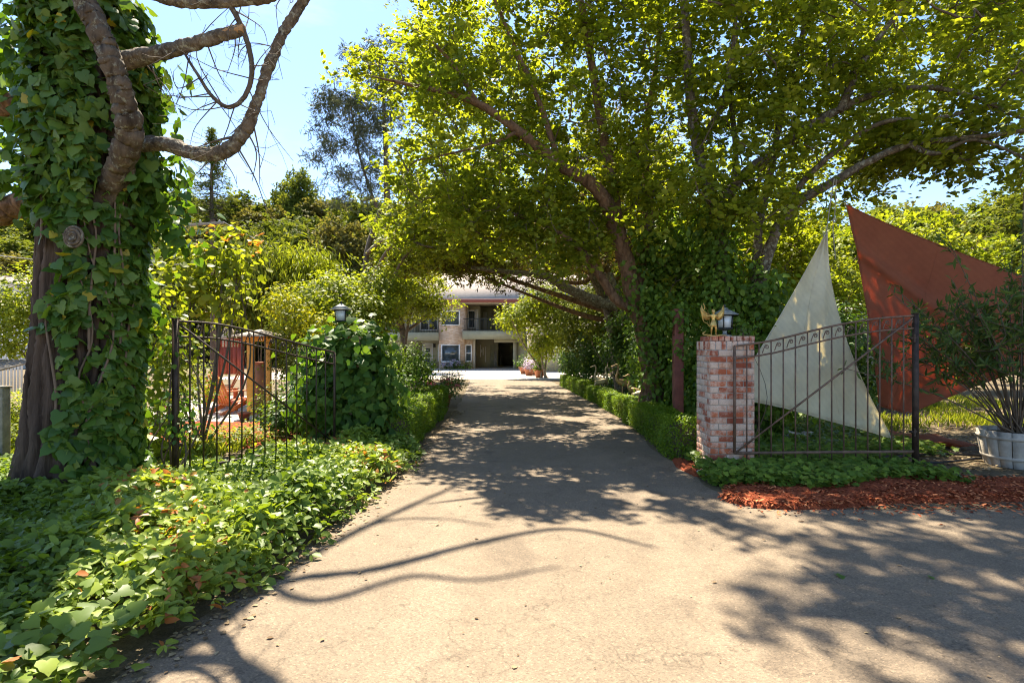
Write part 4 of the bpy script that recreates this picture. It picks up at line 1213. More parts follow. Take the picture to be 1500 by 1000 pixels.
def grow(skel, clumps, mb, r0=.010, k=.010, sides=5, jit=.10, pull=0.0):
    """connect every clump to the nearest wood, so twigs branch off limbs"""
    nodes = np.array(skel, float); clumps = np.array(clumps, float)
    if len(clumps) == 0: return
    d = np.array([np.min(np.linalg.norm(nodes - c, axis=1)) for c in clumps])
    rg = np.random.default_rng(3)
    cap = len(nodes) + len(clumps) * 3
    arr = np.zeros((cap, 3)); arr[:len(nodes)] = nodes; m = len(nodes)
    for i in np.argsort(d):
        c = clumps[i]
        j = int(np.argmin(np.linalg.norm(arr[:m] - c, axis=1)))
        a = arr[j]; L = np.linalg.norm(c - a)
        if L < .05: continue
        p1 = a + (c - a) * .35 + rg.normal(size=3) * jit * L + [0, 0, .10 * L]
        p2 = a + (c - a) * .70 + rg.normal(size=3) * jit * L + [0, 0, .10 * L]
        w = min(.035, r0 + k * L)
        mb.tube([a, p1, p2, c], [w, w * .8, w * .6, w * .4], sides, cap=False)
        arr[m:m + 3] = [p1, p2, c]; m += 3

def region(n, poly, d0, d1, keep=None):
    poly = np.array(poly, float); out = []
    x0, y0 = poly.min(0); x1, y1 = poly.max(0)
    while len(out) < n:
        p = np.stack([R.uniform(x0, x1, 400), R.uniform(y0, y1, 400)], -1)
        p = p[inpoly(poly, p)]
        for q in p:
            d = (R.random() * (d1 ** 3 - d0 ** 3) + d0 ** 3) ** (1 / 3.)
            w = P(q[0], q[1], d)
            if w[2] < .6: continue
            if keep is None or keep(w): out.append(w)
            if len(out) >= n: break
    return np.array(out)

LITPOLY = np.array([(-400, 1400), (-100, 1000), (150, 830), (420, 700), (590, 672), (640, 712), (760, 748), (900, 756), (1030, 752), (1000, 800), (1050, 870), (1170, 935), (1330, 1010), (1500, 1400)])
def sunlit(w):
    """True where the crown leaves the drive mouth open to the sun"""
    S = w - sun_dir * (w[2] / sun_dir[2])
    if S[1] < 1.8: return True
    q = np.array([[CX + FPX * S[0] / S[1], CY + FPX * HC / S[1]]])
    if inpoly(LITPOLY, q)[0]: return False
    nv = mnoise.noise(Vector((S[0] * 1.5, S[1] * 1.5, 3.3))) + .5 * mnoise.noise(Vector((S[0] * 3.4, S[1] * 3.4, 9.1)))
    if q[0][1] > 728 and q[0][0] > 940: return nv < -.03
    if w[0] > -1 and w[1] > 9.3:
        tq = (w[1] - 9.2) / sun_dir[1]; Q = w - sun_dir * tq
        if 3.2 < Q[0] < 10 and 0 < Q[2] < 4.2 and mnoise.noise(Vector((Q[0] * 1.3, Q[2] * 1.3, 7.7))) > (-.34 if Q[0] < 6.2 else -.05): return False
    if S[1] < 26 and -2.2 < S[0] < 3.2: return nv < .08
    return True

# --- main spreading tree over the drive
mt = MB(); sk = []
L = []
L.append(limb(mt, [np.array([2.75, 11.2, -.1]), P(955, 540, 11.2), P(942, 480, 11.1), P(925, 425, 11), P(916, 375, 11), P(900, 325, 10.9)], [.26, .20, .17, .16], seed=1))
L.append(limb(mt, [P(900, 325, 10.9), P(872, 275, 10.6), P(820, 240, 10.3), P(760, 192, 10), P(700, 152, 9.8), P(640, 132, 9.6), P(590, 122, 9.4), P(545, 112, 9.2)], [.15, .10, .05, .010], seed=2))
L.append(limb(mt, [P(905, 335, 10.9), P(890, 230, 11.3), P(870, 110, 11.4), P(845, -30, 11.4), P(820, -150, 11.4)], [.12, .08, .04], seed=3))
L.append(limb(mt, [P(935, 455, 11.1), P(905, 440, 10.9), P(880, 405, 10.7), P(850, 365, 10.5), P(800, 330, 10.4), P(740, 310, 10.3)], [.12, .07, .02], seed=4))
L.append(limb(mt, [P(930, 440, 11), P(950, 330, 11.4), P(945, 200, 11.8), P(965, 60, 12), P(960, -120, 12)], [.10, .07, .03], seed=5))
L.append(limb(mt, [P(820, 240, 10.3), P(790, 150, 10.4), P(750, 60, 10.4), P(700, -60, 10.4)], [.06, .04, .02], seed=6))
L.append(limb(mt, [P(700, 152, 9.8), P(660, 90, 9.7), P(620, 52, 9.5), P(590, 36, 9.4)], [.045, .028, .008], seed=7))
L.append(limb(mt, [P(760, 192, 10), P(720, 210, 9.8), P(660, 225, 9.7), P(610, 235, 9.6)], [.035, .02, .012], seed=8))
for p, r in L: sk += list(p[::2])
root = empty('maple_tree', (2.75, 11.2, 0), 'large tree with ivy clad trunk whose crown arches over the driveway', 'tree')
adopt(mt.build('trunk', redbark_m, smooth=True), root)
A1 = [(497, 108), (545, 55), (560, 30), (640, -10), (700, -60), (900, -120), (1000, -80), (1000, 330), (930, 360), (860, 345), (800, 300), (740, 250), (710, 200), (655, 165), (585, 150), (520, 150)]
cA = region(660, A1, 9.4, 14, sunlit)
cA2 = region(120, [(640, 260), (760, 255), (860, 300), (900, 350), (850, 400), (760, 390), (650, 330)], 9.6, 12, sunlit)
cA3 = region(170, [(620, -60), (1000, -120), (980, -420), (560, -380)], 8, 13, sunlit)
FOL = np.array([(600, 190), (640, 60), (1000, 60), (1000, 400), (900, 415), (840, 395), (760, 395), (650, 380), (600, 395), (560, 380), (556, 300)])
def overdrive(n, y0, y1):
    out = []
    while len(out) < n:
        y = R.uniform(y0, y1); S = np.array([R.uniform(-1.6, 2.6), y, float(H(0, y))]); h = R.uniform(3.9, 8.5)
        w = S + sun_dir * (h / sun_dir[2])
        q = np.array([[CX + FPX * w[0] / w[1], CY - FPX * (w[2] - HC) / w[1]]])
        if inpoly(FOL, q)[0] and np.sin(S[0] * 2.3 + y * 1.1) + np.sin(y * 2.1 - S[0]) + R.normal() * .5 > -1.2 and mnoise.noise(Vector((S[0] * 1.5, S[1] * 1.1, 3.3))) < .10: out.append(w)
    return np.array(out)
cA4 = overdrive(230, 6.8, 12.5)
tips = np.vstack([np.repeat(p[int(len(p) * .62):], 3, 0) for p, r in L[1:]]); tips = tips + R.normal(size=tips.shape) * .28
tips = np.array([w for w in tips if sunlit(w)])
cl = np.vstack([cA, cA2, cA3, cA4, tips])
tw = MB(); grow(sk, cl, tw, jit=.07)
adopt(tw.build('branches', twig_m), root)
lf = MB(); clump_leaves(lf, cl, 70, .40 * (.7 + .6 * R.random(len(cl))), .098, LEAF6, up=.55, cv=.2)
adopt(lf.build('crown', canopy_m), root)
iv = MB()
blob_leaves(iv, [(2.95, 11.2, .8, .42, .4, 1.0), (2.80, 11.1, 1.8, .52, .5, .8), (2.75, 11.1, 2.6, .62, .5, .7), (2.95, 11.1, 3.4, .62, .5, .7), (3.4, 10.8, 1.4, .50, .5, 1.4), (3.5, 11, 2.8, .5, .5, .8)], 330, .10, LEAF6, up=.3, rough=.18, shell=.5, droop=.7, zmin=0)
adopt(iv.build('ivy', ivyr_m), root)

# --- leaning multi-stemmed tree by the pillar
mt = MB(); L = []
L.append(limb(mt, [np.array([3.78, 10.1, -.1]), P(1063, 520, 10.1), P(1060, 440, 10), P(1054, 350, 10), P(1042, 285, 10), P(1022, 215, 9.9), P(1012, 150, 9.9), P(1006, 70, 9.9), P(1000, -60, 9.8), P(990, -200, 9.8)], [.16, .125, .10, .075, .045], seed=11))
L.append(limb(mt, [P(1047, 310, 10), P(1072, 275, 9.8), P(1108, 240, 9.6), P(1150, 208, 9.4), P(1210, 172, 9.2), P(1270, 142, 9), P(1350, 128, 8.7), P(1420, 140, 8.4), P(1500, 175, 8.2)], [.10, .08, .065, .04, .02], seed=12))
L.append(limb(mt, [np.array([4.25, 9.7, -.1]), P(1105, 520, 9.7), P(1112, 430, 9.7), P(1132, 350, 9.6), P(1165, 300, 9.5), P(1215, 270, 9.2), P(1270, 238, 9.0), P(1330, 212, 8.8), P(1400, 203, 8.5), P(1470, 196, 8.2), P(1560, 180, 8)], [.13, .10, .08, .06, .042, .025], seed=13))
L.append(limb(mt, [P(1135, 345, 9.6), P(1170, 275, 9.4), P(1220, 225, 9.2), P(1290, 180, 8.9), P(1380, 172, 8.6), P(1460, 150, 8.4)], [.06, .04, .02], seed=14))
L.append(limb(mt, [P(1105, 440, 9.8), P(1112, 330, 9.9), P(1132, 235, 10), P(1150, 140, 10.1), P(1180, 30, 10.2), P(1200, -100, 10.2)], [.08, .055, .025], seed=15))
L.append(limb(mt, [P(1230, 164, 9.1), P(1270, 80, 9), P(1330, 0, 8.9), P(1400, -100, 8.8)], [.07, .04, .02], seed=16))
L.append(limb(mt, [P(1330, 210, 8.8), P(1370, 225, 8.6), P(1430, 205, 8.3), P(1520, 240, 8)], [.045, .03, .015], seed=17))
L.append(limb(mt, [P(1022, 215, 9.9), P(1058, 150, 9.9), P(1075, 60, 9.8), P(1080, -60, 9.8)], [.06, .05, .02], seed=18))
L.append(limb(mt, [P(1065, 340, 10), P(1078, 230, 10), P(1070, 120, 10.2), P(1090, 0, 10.2)], [.055, .045, .02], seed=19))
sk = []
for p, r in L: sk += list(p[::2])
root = empty('spreading_tree', (3.9, 10, 0), 'tree with several lichen spotted stems leaning over gate and sails', 'tree')
adopt(mt.build('trunk', barkl_m, smooth=True), root)
B1 = [(960, -120), (1200, -160), (1560, -160), (1560, 60), (1500, 130), (1400, 150), (1330, 160), (1260, 215), (1200, 260), (1170, 330), (1120, 400), (1000, 400), (960, 330)]
cB = region(720, B1, 10.0, 14.5, sunlit)
cB6 = region(150, [(960, -150), (1560, -150), (1560, 70), (1300, 60), (1100, 20), (960, 60)], 7.6, 10, sunlit)
cB2 = region(90, [(1280, 180), (1400, 200), (1420, 230), (1330, 235), (1270, 262), (1200, 330), (1160, 350)], 9.4, 11, sunlit)
cB3 = region(230, [(1000, -130), (1700, -130), (1900, -500), (1000, -600)], 6.5, 11, sunlit)
cB4 = region(230, [(1480, -50), (1900, -50), (1900, 120), (1640, 230), (1480, 140)], 6.5, 11, sunlit)
cB5 = region(170, [(960, 380), (1180, 330), (1190, 420), (1100, 460), (960, 450)], 10.4, 13)
tips = np.vstack([np.repeat(p[int(len(p) * .7):], 2, 0) for p, r in L]); tips = tips + R.normal(size=tips.shape) * .32 + [0, .25, .1]
tips = np.array([w for w in tips if sunlit(w)])
cB7 = region(150, [(1000, 90), (1260, 60), (1330, 120), (1240, 200), (1190, 300), (1120, 340), (1010, 300)], 8.6, 10.2, sunlit)
cl = np.vstack([cB7, cB, cB2, cB3, cB4, cB5, cB6, tips])
tw = MB(); grow(sk, cl, tw, jit=.07)
adopt(tw.build('branches', twig_m), root)
lf = MB(); clump_leaves(lf, cl, 66, .40 * (.7 + .6 * R.random(len(cl))), .098, LEAF6, up=.55, cv=.2)
adopt(lf.build('crown', canopy_m), root)
iv = MB()
blob_leaves(iv, [(3.72, 10.0, 1.2, .52, .45, 1.4), (3.75, 9.9, 2.6, .42, .40, .85), (4.28, 9.6, 1.1, .48, .42, 1.25), (4.35, 9.6, 2.2, .36, .36, .8), (4.0, 9.9, .5, .9, .5, .6), (3.6, 10.1, 3.6, .40, .4, .7)], 330, .10, LEAF6, up=.3, rough=.2, shell=.5, droop=.7, zmin=0)
adopt(iv.build('ivy', ivyr_m), root)

# --- the old ivy-clad tree at the drive mouth
tx, ty = P(112, 0, 5.75)[0], 5.75
ZT = np.linspace(-.1, 6.2, 170); SD = 200
th = np.arange(SD) / SD * 2 * pi
Z, T = np.meshgrid(ZT, th, indexing='ij')
rb = np.interp(ZT, [-.1, .2, .7, 1.6, 3, 5, 8.5], [.62, .51, .45, .41, .38, .35, .28])[:, None]
u = T * 22 + 1.5 * np.sin(2.1 * Z + np.round(0) + np.sin(T) * 2) + .9 * np.sin(5.3 * Z + 3 * np.sin(T * 2)) + .5 * np.sin(11 * Z + T * 5)
ridge = np.abs(np.sin(u * .5)) ** .6
rg = np.random.default_rng(1)
rr = rb * (1 + .24 * (ridge - .75) + .05 * np.sin(T * 3 + 1 + Z * .4) + .012 * rg.normal(size=Z.shape))
cxz = np.interp(ZT, [0, 2, 4, 8.5], [tx, tx + .12, tx + .16, tx - .05])[:, None]
V = np.stack([cxz + rr * np.cos(T), ty + rr * np.sin(T), Z], -1).reshape(-1, 3)
i = np.arange(len(ZT) - 1)[:, None]; j = np.arange(SD)[None]; j2 = (j + 1) % SD
F = np.stack([i * SD + j, i * SD + j2, (i + 1) * SD + j2, (i + 1) * SD + j], -1).reshape(-1, 4)
it = empty('ivy_clad_tree', (tx, ty, 0), 'thick old furrowed tree trunk smothered in large leaved ivy, bare dead limbs', 'tree')
adopt(MB().add(V, F).build('trunk', trunk_m, smooth=True), it)
def L1(name, pts, r, mat, seed, sides=12, bump=.09):
    m = MB(); o = limb(m, pts, r, sides * 2, 16, bump, seed)
    adopt(m.build(name, mat, smooth=True), it); return o
L1('limb', [(130, 350, 5.75), (165, 265, 5.5), (188, 210, 5.25), (183, 150, 5.1), (165, 95, 5.0), (145, 45, 4.95), (118, -10, 4.9), (80, -110, 4.8), (60, -260, 4.7)], [.15, .105, .095, .085, .08, .075], bark_m, 1)
p, r_ = L1('limb', [(168, 92, 5.3), (225, 80, 5.2), (270, 68, 5.1), (320, 54, 5.05), (357, 44, 5.0)], [.085, .064, .058, .048], barkl_m, 2)
J, jr = L1('limb', [(140, 215, 5.7), (235, 211, 5.45), (285, 225, 5.35), (330, 222, 5.25), (360, 190, 5.2), (377, 150, 5.15), (395, 95, 5.1), (418, 45, 5.05), (452, -10, 5.0), (500, -90, 4.9), (580, -170, 4.9)], [.078, .062, .056, .046, .041, .036], barkl_m, 3)
T_, _ = L1('limb', [(120, -60, 5.2), (240, -4, 5.0), (320, 4, 4.95), (400, -5, 4.9), (470, -40, 4.9), (560, -120, 4.9)], [.07, .045, .038, .03], barkl_m, 4)
K, _ = L1('limb', [(338, 8, 4.95), (360, 55, 5.0), (369, 105, 5.0), (358, 142, 5.0), (335, 157, 5.0), (310, 140, 5.0), (290, 110, 5.0), (270, 78, 5.1)], [.024, .020, .017, .010], bark_m, 5, 9)
L1('limb', [(80, 180, 5.8), (30, 158, 5.9), (-60, 130, 6), (-200, 60, 6)], [.13, .12, .1], redbark_m, 6)
L1('limb', [(80, 290, 5.75), (30, 300, 5.8), (-40, 315, 5.8), (-200, 280, 5.9)], [.13, .12, .1], redbark_m, 7)
def SP(px, py, h):
    d = HC * FPX / (py - CY); return np.array([(px - CX) / FPX * d, d, 0.]) + sun_dir * (h / sun_dir[2])
FK = SP(205, 985, 7.0)
L1('limb', [np.array([tx, ty, 5.6]), np.array([tx + .1, ty + .2, 6.3]), FK], [.20, .13, .09], barkl_m, 8, 9)
for q, r, sd in (([FK, SP(300, 925, 7.6), SP(390, 860, 8.2), SP(480, 800, 8.8), SP(600, 742, 9.4), SP(720, 690, 10)], [.085, .065, .045, .025], 9),
              ([FK, SP(330, 880, 7.4), SP(430, 850, 7.8), SP(560, 832, 8), SP(700, 796, 8.2), SP(830, 775, 8.3), SP(960, 802, 8.4)], [.08, .05, .04, .02], 10),
              ([SP(390, 860, 8.2), SP(470, 880, 8.3), SP(600, 845, 8.6), SP(700, 850, 8.8), SP(820, 830, 9)], [.05, .03, .015], 11),
              ([FK, SP(270, 968, 7.2), SP(340, 972, 7.3), SP(400, 1000, 7.3), SP(430, 1050, 7.3)], [.08, .055, .03], 12),
              ([SP(480, 800, 8.8), SP(560, 765, 9.2), SP(640, 760, 9.4), SP(720, 770, 9.5)], [.035, .02, .012], 13),
              ([FK, SP(190, 1040, 7.6), SP(240, 1200, 8)], [.10, .06, .04], 14)):
    L1('limb', q, r, barkl_m, sd, 7)
m = MB(); rg = np.random.default_rng(21)
def twigs(path, n, lens, w0, dn=.6, sub=2):
    for _ in range(n):
        a = path[rg.integers(2, len(path) - 1)]
        d = nrmz(rg.normal(size=3) * [1, .7, .8] + [0, 0, -dn]); Lg = rg.uniform(*lens)
        b = a + d * Lg * .5 + rg.normal(size=3) * .04; c = b + nrmz(d + rg.normal(size=3) * .5 + [0, 0, -.2]) * Lg * .5
        pt = crom([a, b, c], 4); m.tube(pt, np.linspace(w0, w0 * .3, len(pt)), 5, cap=False)
        for _ in range(sub):
            e = pt[rg.integers(3, len(pt))]; f = e + nrmz(rg.normal(size=3) + [0, 0, -.4]) * Lg * rg.uniform(.25, .55)
            g = (e + f) / 2 + rg.normal(size=3) * .03
            m.tube([e, g, f], [w0 * .4, w0 * .3, w0 * .15], 4, cap=False)
twigs(K, 26, (.2, .75), .006, .5, 3)
twigs(J[len(J) // 4:], 16, (.15, .5), .006, .6, 2)
twigs(J[len(J) // 3: len(J) // 2], 6, (.5, .8), .009, 1.2, 3)
twigs(T_, 14, (.15, .4), .006, .6, 2)
twigs(p, 5, (.3, .6), .007, 1.0, 2)
adopt(m.build('dead_twigs', twig_m), it)
e0 = p[-1]; m = MB()
ax = nrmz(p[-1] - p[-4])
pt = np.array([p[-1] - ax * .34 + [0, -.052, -.03], p[-1] - ax * .15 + [0, -.05, -.012], p[-1] + ax * .012 + [0, -.012, 0]])
m.tube(pt, [.006, .024, .040], 9)
adopt(m.build('broken_wood', plain('torn_wood', (.45, .25, .11), .85, var=.3, vscale=20, bump=.5, bscale=60)), it)
kn = P(108, 347, 5.22)
m = MB()
for q, w in ((.085, .012), (.060, .016), (.032, .014)): 
    a = np.linspace(0, 2 * pi, 20)[:, None]
    m.tube(kn + np.hstack([np.cos(a) * q, a * 0 - (.09 - q) * .3, np.sin(a) * q * 1.1]), w, 6, cap=False)
m.ell(kn + [0, .01, 0], (.08, .03, .09))
adopt(m.build('knot', barkl_m, smooth=True), it)
# ivy: shells of big leaves round the trunk
def trunkivy(n, lo, hi, size, seed):
    rg = np.random.default_rng(seed)
    z = rg.random(n) * 5.1; t = rg.random(n) * 2 * pi
    back = np.cos(t + .91) < -.35; keep = ~back | (rg.random(n) < .35)
    z, t = z[keep], t[keep]; n = len(z)
    thick = np.interp(z, [0, .6, 1.6, 2.4, 3.2, 4.2, 6, 8.2], [.18, .09, .10, .12, .18, .25, .18, .12])
    lump = .5 + .5 * np.sin(t * 3 + z * 1.9 + 1) * np.sin(z * 2.7 - t * 2) + .35 * np.sin(t * 7 + z * 5)
    rt = np.interp(z, [0, .2, .7, 1.6, 3, 5, 8.2], [.54, .50, .44, .41, .38, .35, .28])
    r = rt + .02 + thick * np.clip(.45 + .45 * lump, .15, 1.15) * (lo + (hi - lo) * rg.random(n))
    cx_ = np.interp(z, [0, 2, 4, 8.5], [tx, tx + .12, tx + .16, tx - .05])
    u = np.sin(t + .91); bare = (z < 2.9) & (u < -.12 - .20 * z + .12 * np.sin(z * 6) + .09 * rg.normal(size=n))
    bare |= (z > 1.2) & (z < 2.8) & (np.abs(u - .05) < .20 + .10 * np.sin(z * 5)) & (rg.random(n) < .82)
    bare |= (z > 2.9) & (z < 4.8) & (np.abs(u - .25 - .1 * np.sin(z * 4)) < .2) & (rg.random(n) < .7)
    k = ~bare; z, t, r, cx_, lump = z[k], t[k], r[k], cx_[k], lump[k]; n = len(z)
    pos = np.c_[cx_ + r * np.cos(t), ty + r * np.sin(t), z]
    nm = np.c_[np.cos(t), np.sin(t), np.zeros(n)]
    nr = nm + rg.normal(size=(n, 3)) * .62 + [0, 0, .45]
    tp = rg.normal(size=(n, 3)) * .75 + nm * .35 + [0, 0, -.75]
    return pos, nr, tp, size * (.45 + .85 * rg.random(n) ** .8), np.clip(rg.random(n) ** .9, 0, 1)
m = MB()
for a in ((5600, .60, 1.2, .108, 1), (4600, .30, .8, .105, 2), (2600, .0, .4, .10, 3)):
    q = trunkivy(*a); leaves(m, q[0], q[1], q[2], q[3], IVY, q[4])
blob_leaves(m, [(tx + .70, 5.85, 3.25, .24, .25, .42), (tx + .84, 5.95, 2.85, .22, .2, .36), (tx + .56, 5.9, 4.1, .2, .25, .45), (tx + .50, 5.9, 2.0, .12, .15, .35),
                (-5.3, 6.2, 4.6, .55, .4, .5), (-5.6, 6.3, 3.5, .35, .3, .25), (tx - .6, 6.0, 4.0, .35, .4, .5), (tx - .42, 5.95, 3.05, .20, .25, .25)],
            170, .105, IVY, up=.3, rough=.25, shell=.8, droop=.8)
adopt(m.build('ivy', ivy_m), it)
m = MB(); rg = np.random.default_rng(8)
for i in range(9):
    t = -.75 + rg.normal() * .50; z0 = rg.uniform(0, 2.6); pts = []
    for k in range(6):
        z = z0 + k * .38; t += rg.normal() * .12
        r = np.interp(z, [0, .7, 3, 6], [.56, .49, .47, .52])
        pts.append((np.interp(z, [0, 2, 4], [tx, tx + .12, tx + .16]) + r * cos(t), ty + r * sin(t), z))
    pt = crom(pts, 4); m.tube(pt, np.linspace(.014, .006, len(pt)), 6)
adopt(m.build('ivy_stems', plain('ivy_stem', (.15, .10, .065), .85, var=.3, vscale=9)), it)

# ------------------------------------------------------------------ shrubs and small trees
def shrub(name, label, base, blobs, dens, size, mat, cat='shrub', tm=LEAF4, stems=7, sr=.014, smat=None, up=.5, rough=.2, shell=.5, droop=.2, group=None, wide=1.0, extra=None, cap=None):
    g = float(H(base[0], base[1]))
    root = empty(name, (base[0], base[1], g), label, cat, group)
    m = MB(); blob_leaves(m, blobs, dens, size, tm, up, rough, shell, False, droop, g + .01, None, wide, cap)
    adopt(m.build('foliage', mat), root)
    m = MB(); rg = np.random.default_rng(int(abs(base[0] * 10)) + 1)
    for i in range(stems):
        b = blobs[i % len(blobs)]; a = np.array([base[0] + rg.normal() * sr * 4, base[1] + rg.normal() * sr * 4, g - .03])
        e = np.array(b[:3]) + rg.normal(size=3) * np.array(b[3:6]) * .35
        mid = (a + e) / 2 + rg.normal(size=3) * .12 * np.linalg.norm(e - a) * [1, 1, .2]
        pt = crom([a, mid, e], 5); m.tube(pt, np.linspace(sr, sr * .35, len(pt)), 6)
        for _ in range(3):
            f = e + rg.normal(size=3) * np.array(b[3:6]) * .45
            m.tube([pt[-3], (pt[-3] + f) / 2 + rg.normal(size=3) * .03, f], [sr * .4, sr * .3, sr * .15], 4, cap=False)
    adopt(m.build('stems', smat or twig_m), root)
    return root
def B(px, py, d, rx_, ry_, rd=None):
    """blob from a picture position; radii in pixels at that depth"""
    p = P(px, py, d); k = d / FPX
    return (p[0], p[1], p[2], rx_ * k, (rd or rx_) * k, ry_ * k)

# planting along the drive, left garden
shrub('round_shrub', 'rounded green shrub on bare stems behind the box hedge', (-2.2, 12.6), [B(600, 532, 12.6, 34, 26), B(580, 552, 12.4, 30, 22), B(612, 548, 12.3, 24, 16), B(560, 520, 12.9, 26, 22)], 900, .060, box_m, shell=.5)
shrub('dark_shrub', 'dark leafy shrub between the round shrub and the short hedge', (-2.5, 10.8), [B(575, 575, 10.8, 30, 30), B(545, 590, 10.6, 26, 28)], 650, .075, dark_m)
shrub('dark_shrub', 'dark green bush seen through the lower end of the open gate leaf', (-3.4, 9.8), [B(440, 600, 9.8, 38, 36), B(455, 560, 10, 30, 40), B(410, 620, 9.5, 26, 22)], 420, .085, dark_m)
shrub('feathery_shrub', 'mid green feathery shrub behind the gate scrolls', (-4.3, 12.5), [B(452, 545, 12.5, 34, 46), B(425, 520, 13, 26, 34)], 600, .075, oak_m)
shrub('lime_shrub', 'tall bright yellow green shrub behind the pillar lantern', (-4.1, 14.5), [B(500, 440, 14.5, 52, 40), B(455, 460, 14.8, 44, 48), B(530, 470, 14, 50, 40), B(430, 490, 14.6, 30, 40), B(560, 430, 15, 40, 40)], 420, .105, lime_m)
shrub('golden_shrub', 'yellowest shrub between the drooping plant and lantern', (-4.9, 13), [B(430, 465, 13, 26, 34), B(470, 480, 12.8, 26, 26), B(405, 440, 13.4, 18, 28)], 420, .085, yellow_m)
m_root = shrub('drooping_shrub', 'dark weeping grassy plant rising behind the gate', (-7.4, 16.5), [B(378, 430, 16.5, 26, 46), B(388, 395, 16.7, 18, 26)], 620, .34, oak_m, tm=SLIM, droop=1.5, up=.1, wide=.5)
shrub('drooping_shrub', 'pale weeping bush with pointed top next to the dark weeping plant', (-5.9, 16), [B(435, 405, 16.2, 22, 36), B(462, 395, 16.8, 16, 26)], 560, .22, lime_m, tm=SLIM, droop=1.4, up=.1, wide=.6)
shrub('young_tree', 'young tree with lime leaves and reddish shoot tips behind the open gate', (-4.7, 8.6), [B(305, 385, 9, 38, 46), B(340, 370, 9.1, 26, 40), B(285, 430, 8.8, 42, 44), B(330, 440, 8.9, 38, 34), B(350, 400, 9.3, 24, 40), B(255, 400, 8.8, 30, 40)], 92, .115, lime_m, tm=LEAF6, cat='tree', sr=.022, shell=.7, rough=.3, wide=1.2)
shrub('vine_shrub', 'loose lime green vine foliage between the ivy trunk and gate post', (-4.55, 7.3), [B(228, 470, 7.4, 36, 60), B(235, 560, 7.2, 30, 56), B(262, 505, 7.6, 26, 50), B(208, 620, 6.9, 26, 40), B(238, 655, 6.8, 26, 30)], 210, .085, lime_m, tm=LEAF6, shell=.6, rough=.3)
shrub('vine_shrub', 'green vine leaves climbing round the iron gate post', (-3.75, 6.25), [B(256, 610, 6.25, 14, 40), B(270, 628, 6.2, 22, 14), B(256, 500, 6.25, 9, 30)], 210, .075, ivy_m, tm=LEAF6, shell=.8)
shrub('rose_bush', 'dark rose bush with orange blooms beside the iron gate post', (-4.9, 8.3), [B(250, 590, 8.3, 34, 30), B(235, 620, 8.2, 30, 26)], 420, .060, dark_m, tm=LEAF4)
m = MB(); c = np.array([P(232 + 26 * R.random(), 560 + 50 * R.random(), 7.9 + .3 * R.random()) for _ in range(12)])
clump_leaves(m, c, 14, .05, .05, LEAF6, cv=.3); adopt(m.build('blossoms', leafmat('petal_orange', (.45, .12, .02), (.65, .22, .03), (.8, .40, .05), tr=.3, trc=(1.2, .8, .4))), bpy.data.objects['rose_bush'])
m = MB(); c = np.array([P(px, py, 9) for px, py in ((318, 335), (346, 340), (368, 352), (298, 355), (372, 365), (290, 385))])
clump_leaves(m, c, 9, .14, .10, LEAF6, cv=.3); adopt(m.build('red_leaves', leafmat('shoot_red', (.30, .12, .03), (.45, .18, .05), (.55, .28, .08), tr=.5)), bpy.data.objects['young_tree'])
shrub('gold_hedge', 'sunlit yellow green hedge past the grey wooden post', (-7.6, 8.8), [B(18, 600, 8.8, 60, 26), B(20, 640, 8.2, 50, 30), B(60, 655, 8.2, 40, 26)], 900, .05, lime_m)
shrub('boxwood_bush', 'small boxwood bush cut by the picture edge beside the furrowed trunk', (-5.0, 5.55), [B(2, 720, 5.4, 36, 46)], 2200, .032, box_m)
shrub('garden_bush', 'green leafy bush between the grey post and pale house', (-10.5, 13), [B(40, 440, 13, 36, 46), B(30, 490, 13, 40, 30), B(0, 450, 13.2, 30, 30)], 420, .09, lime_m)
for (px, py, d, rx_, ry_, mt_, lb) in ((290, 560, 12.5, 26, 30, lime_m, 'airy yellow green perennial beside the orange chair'), (395, 590, 11.8, 24, 26, lime_m, 'low lime perennial clump on the patio edge by the amber post'), (345, 640, 8.9, 60, 16, lime_m, 'low yellow green planting between gate and red mulch'), (270, 655, 8.2, 40, 24, lime_m, 'bright leafy clump at the foot of the young tree')):
    b = G(px, py) if False else P(px, py, d); shrub('perennial', lb, (b[0], b[1]), [B(px, py, d, rx_, ry_)], 520, .06, mt_, cat='plant', sr=.005)
# flower pots by the end of the left hedge
g = G(650, 588); 
def pot(c, r, h, label, mat=terra_m, cat='flower pot', group=None):
    z = float(H(c[0], c[1]))
    root = empty('flower_pot', (c[0], c[1], z), label, cat, group)
    adopt(MB().lathe([(.001, 0), (r * .62, 0), (r * .92, h * .82), (r * 1.05, h * .82), (r * 1.05, h), (r * .88, h), (r * .86, h * .8)], (c[0], c[1], z), 24).build('bowl', mat, smooth=False), root)
    adopt(MB().lathe([(.001, h * .86), (r * .9, h * .84)], (c[0], c[1], z), 16).build('soil', soil_m), root)
    return root, z
r0, z0 = pot((-1.85, 15.2), .26, .34, 'terracotta pot of pinkish red flowers at the end of the hedge')
def plantin(name, label, c, zc, r, dens, size, mat, fm=None, nf=0):
    root = empty(name, (c[0], c[1], zc - r[2] * .8), label, 'plant')
    m = MB(); blob_leaves(m, [(c[0], c[1], zc, *r)], dens, size, LEAF4, .5, .2, .6); adopt(m.build('foliage', mat), root)
    m = MB()
    for i in range(5):
        a = i * 1.3; m.tube([(c[0], c[1], zc - r[2] * .8), (c[0] + .4 * r[0] * cos(a), c[1] + .4 * r[1] * sin(a), zc)], [.008, .004], 5)
    adopt(m.build('stems', twig_m), root)
    if fm:
        d = rvec(nf); d[:, 2] = np.abs(d[:, 2]); cs = np.array([c[0], c[1], zc]) + d * np.array(r) * 1.02
        m = MB(); clump_leaves(m, cs, 12, .05, .045, LEAF6, cv=.3); adopt(m.build('blossoms', fm), root)
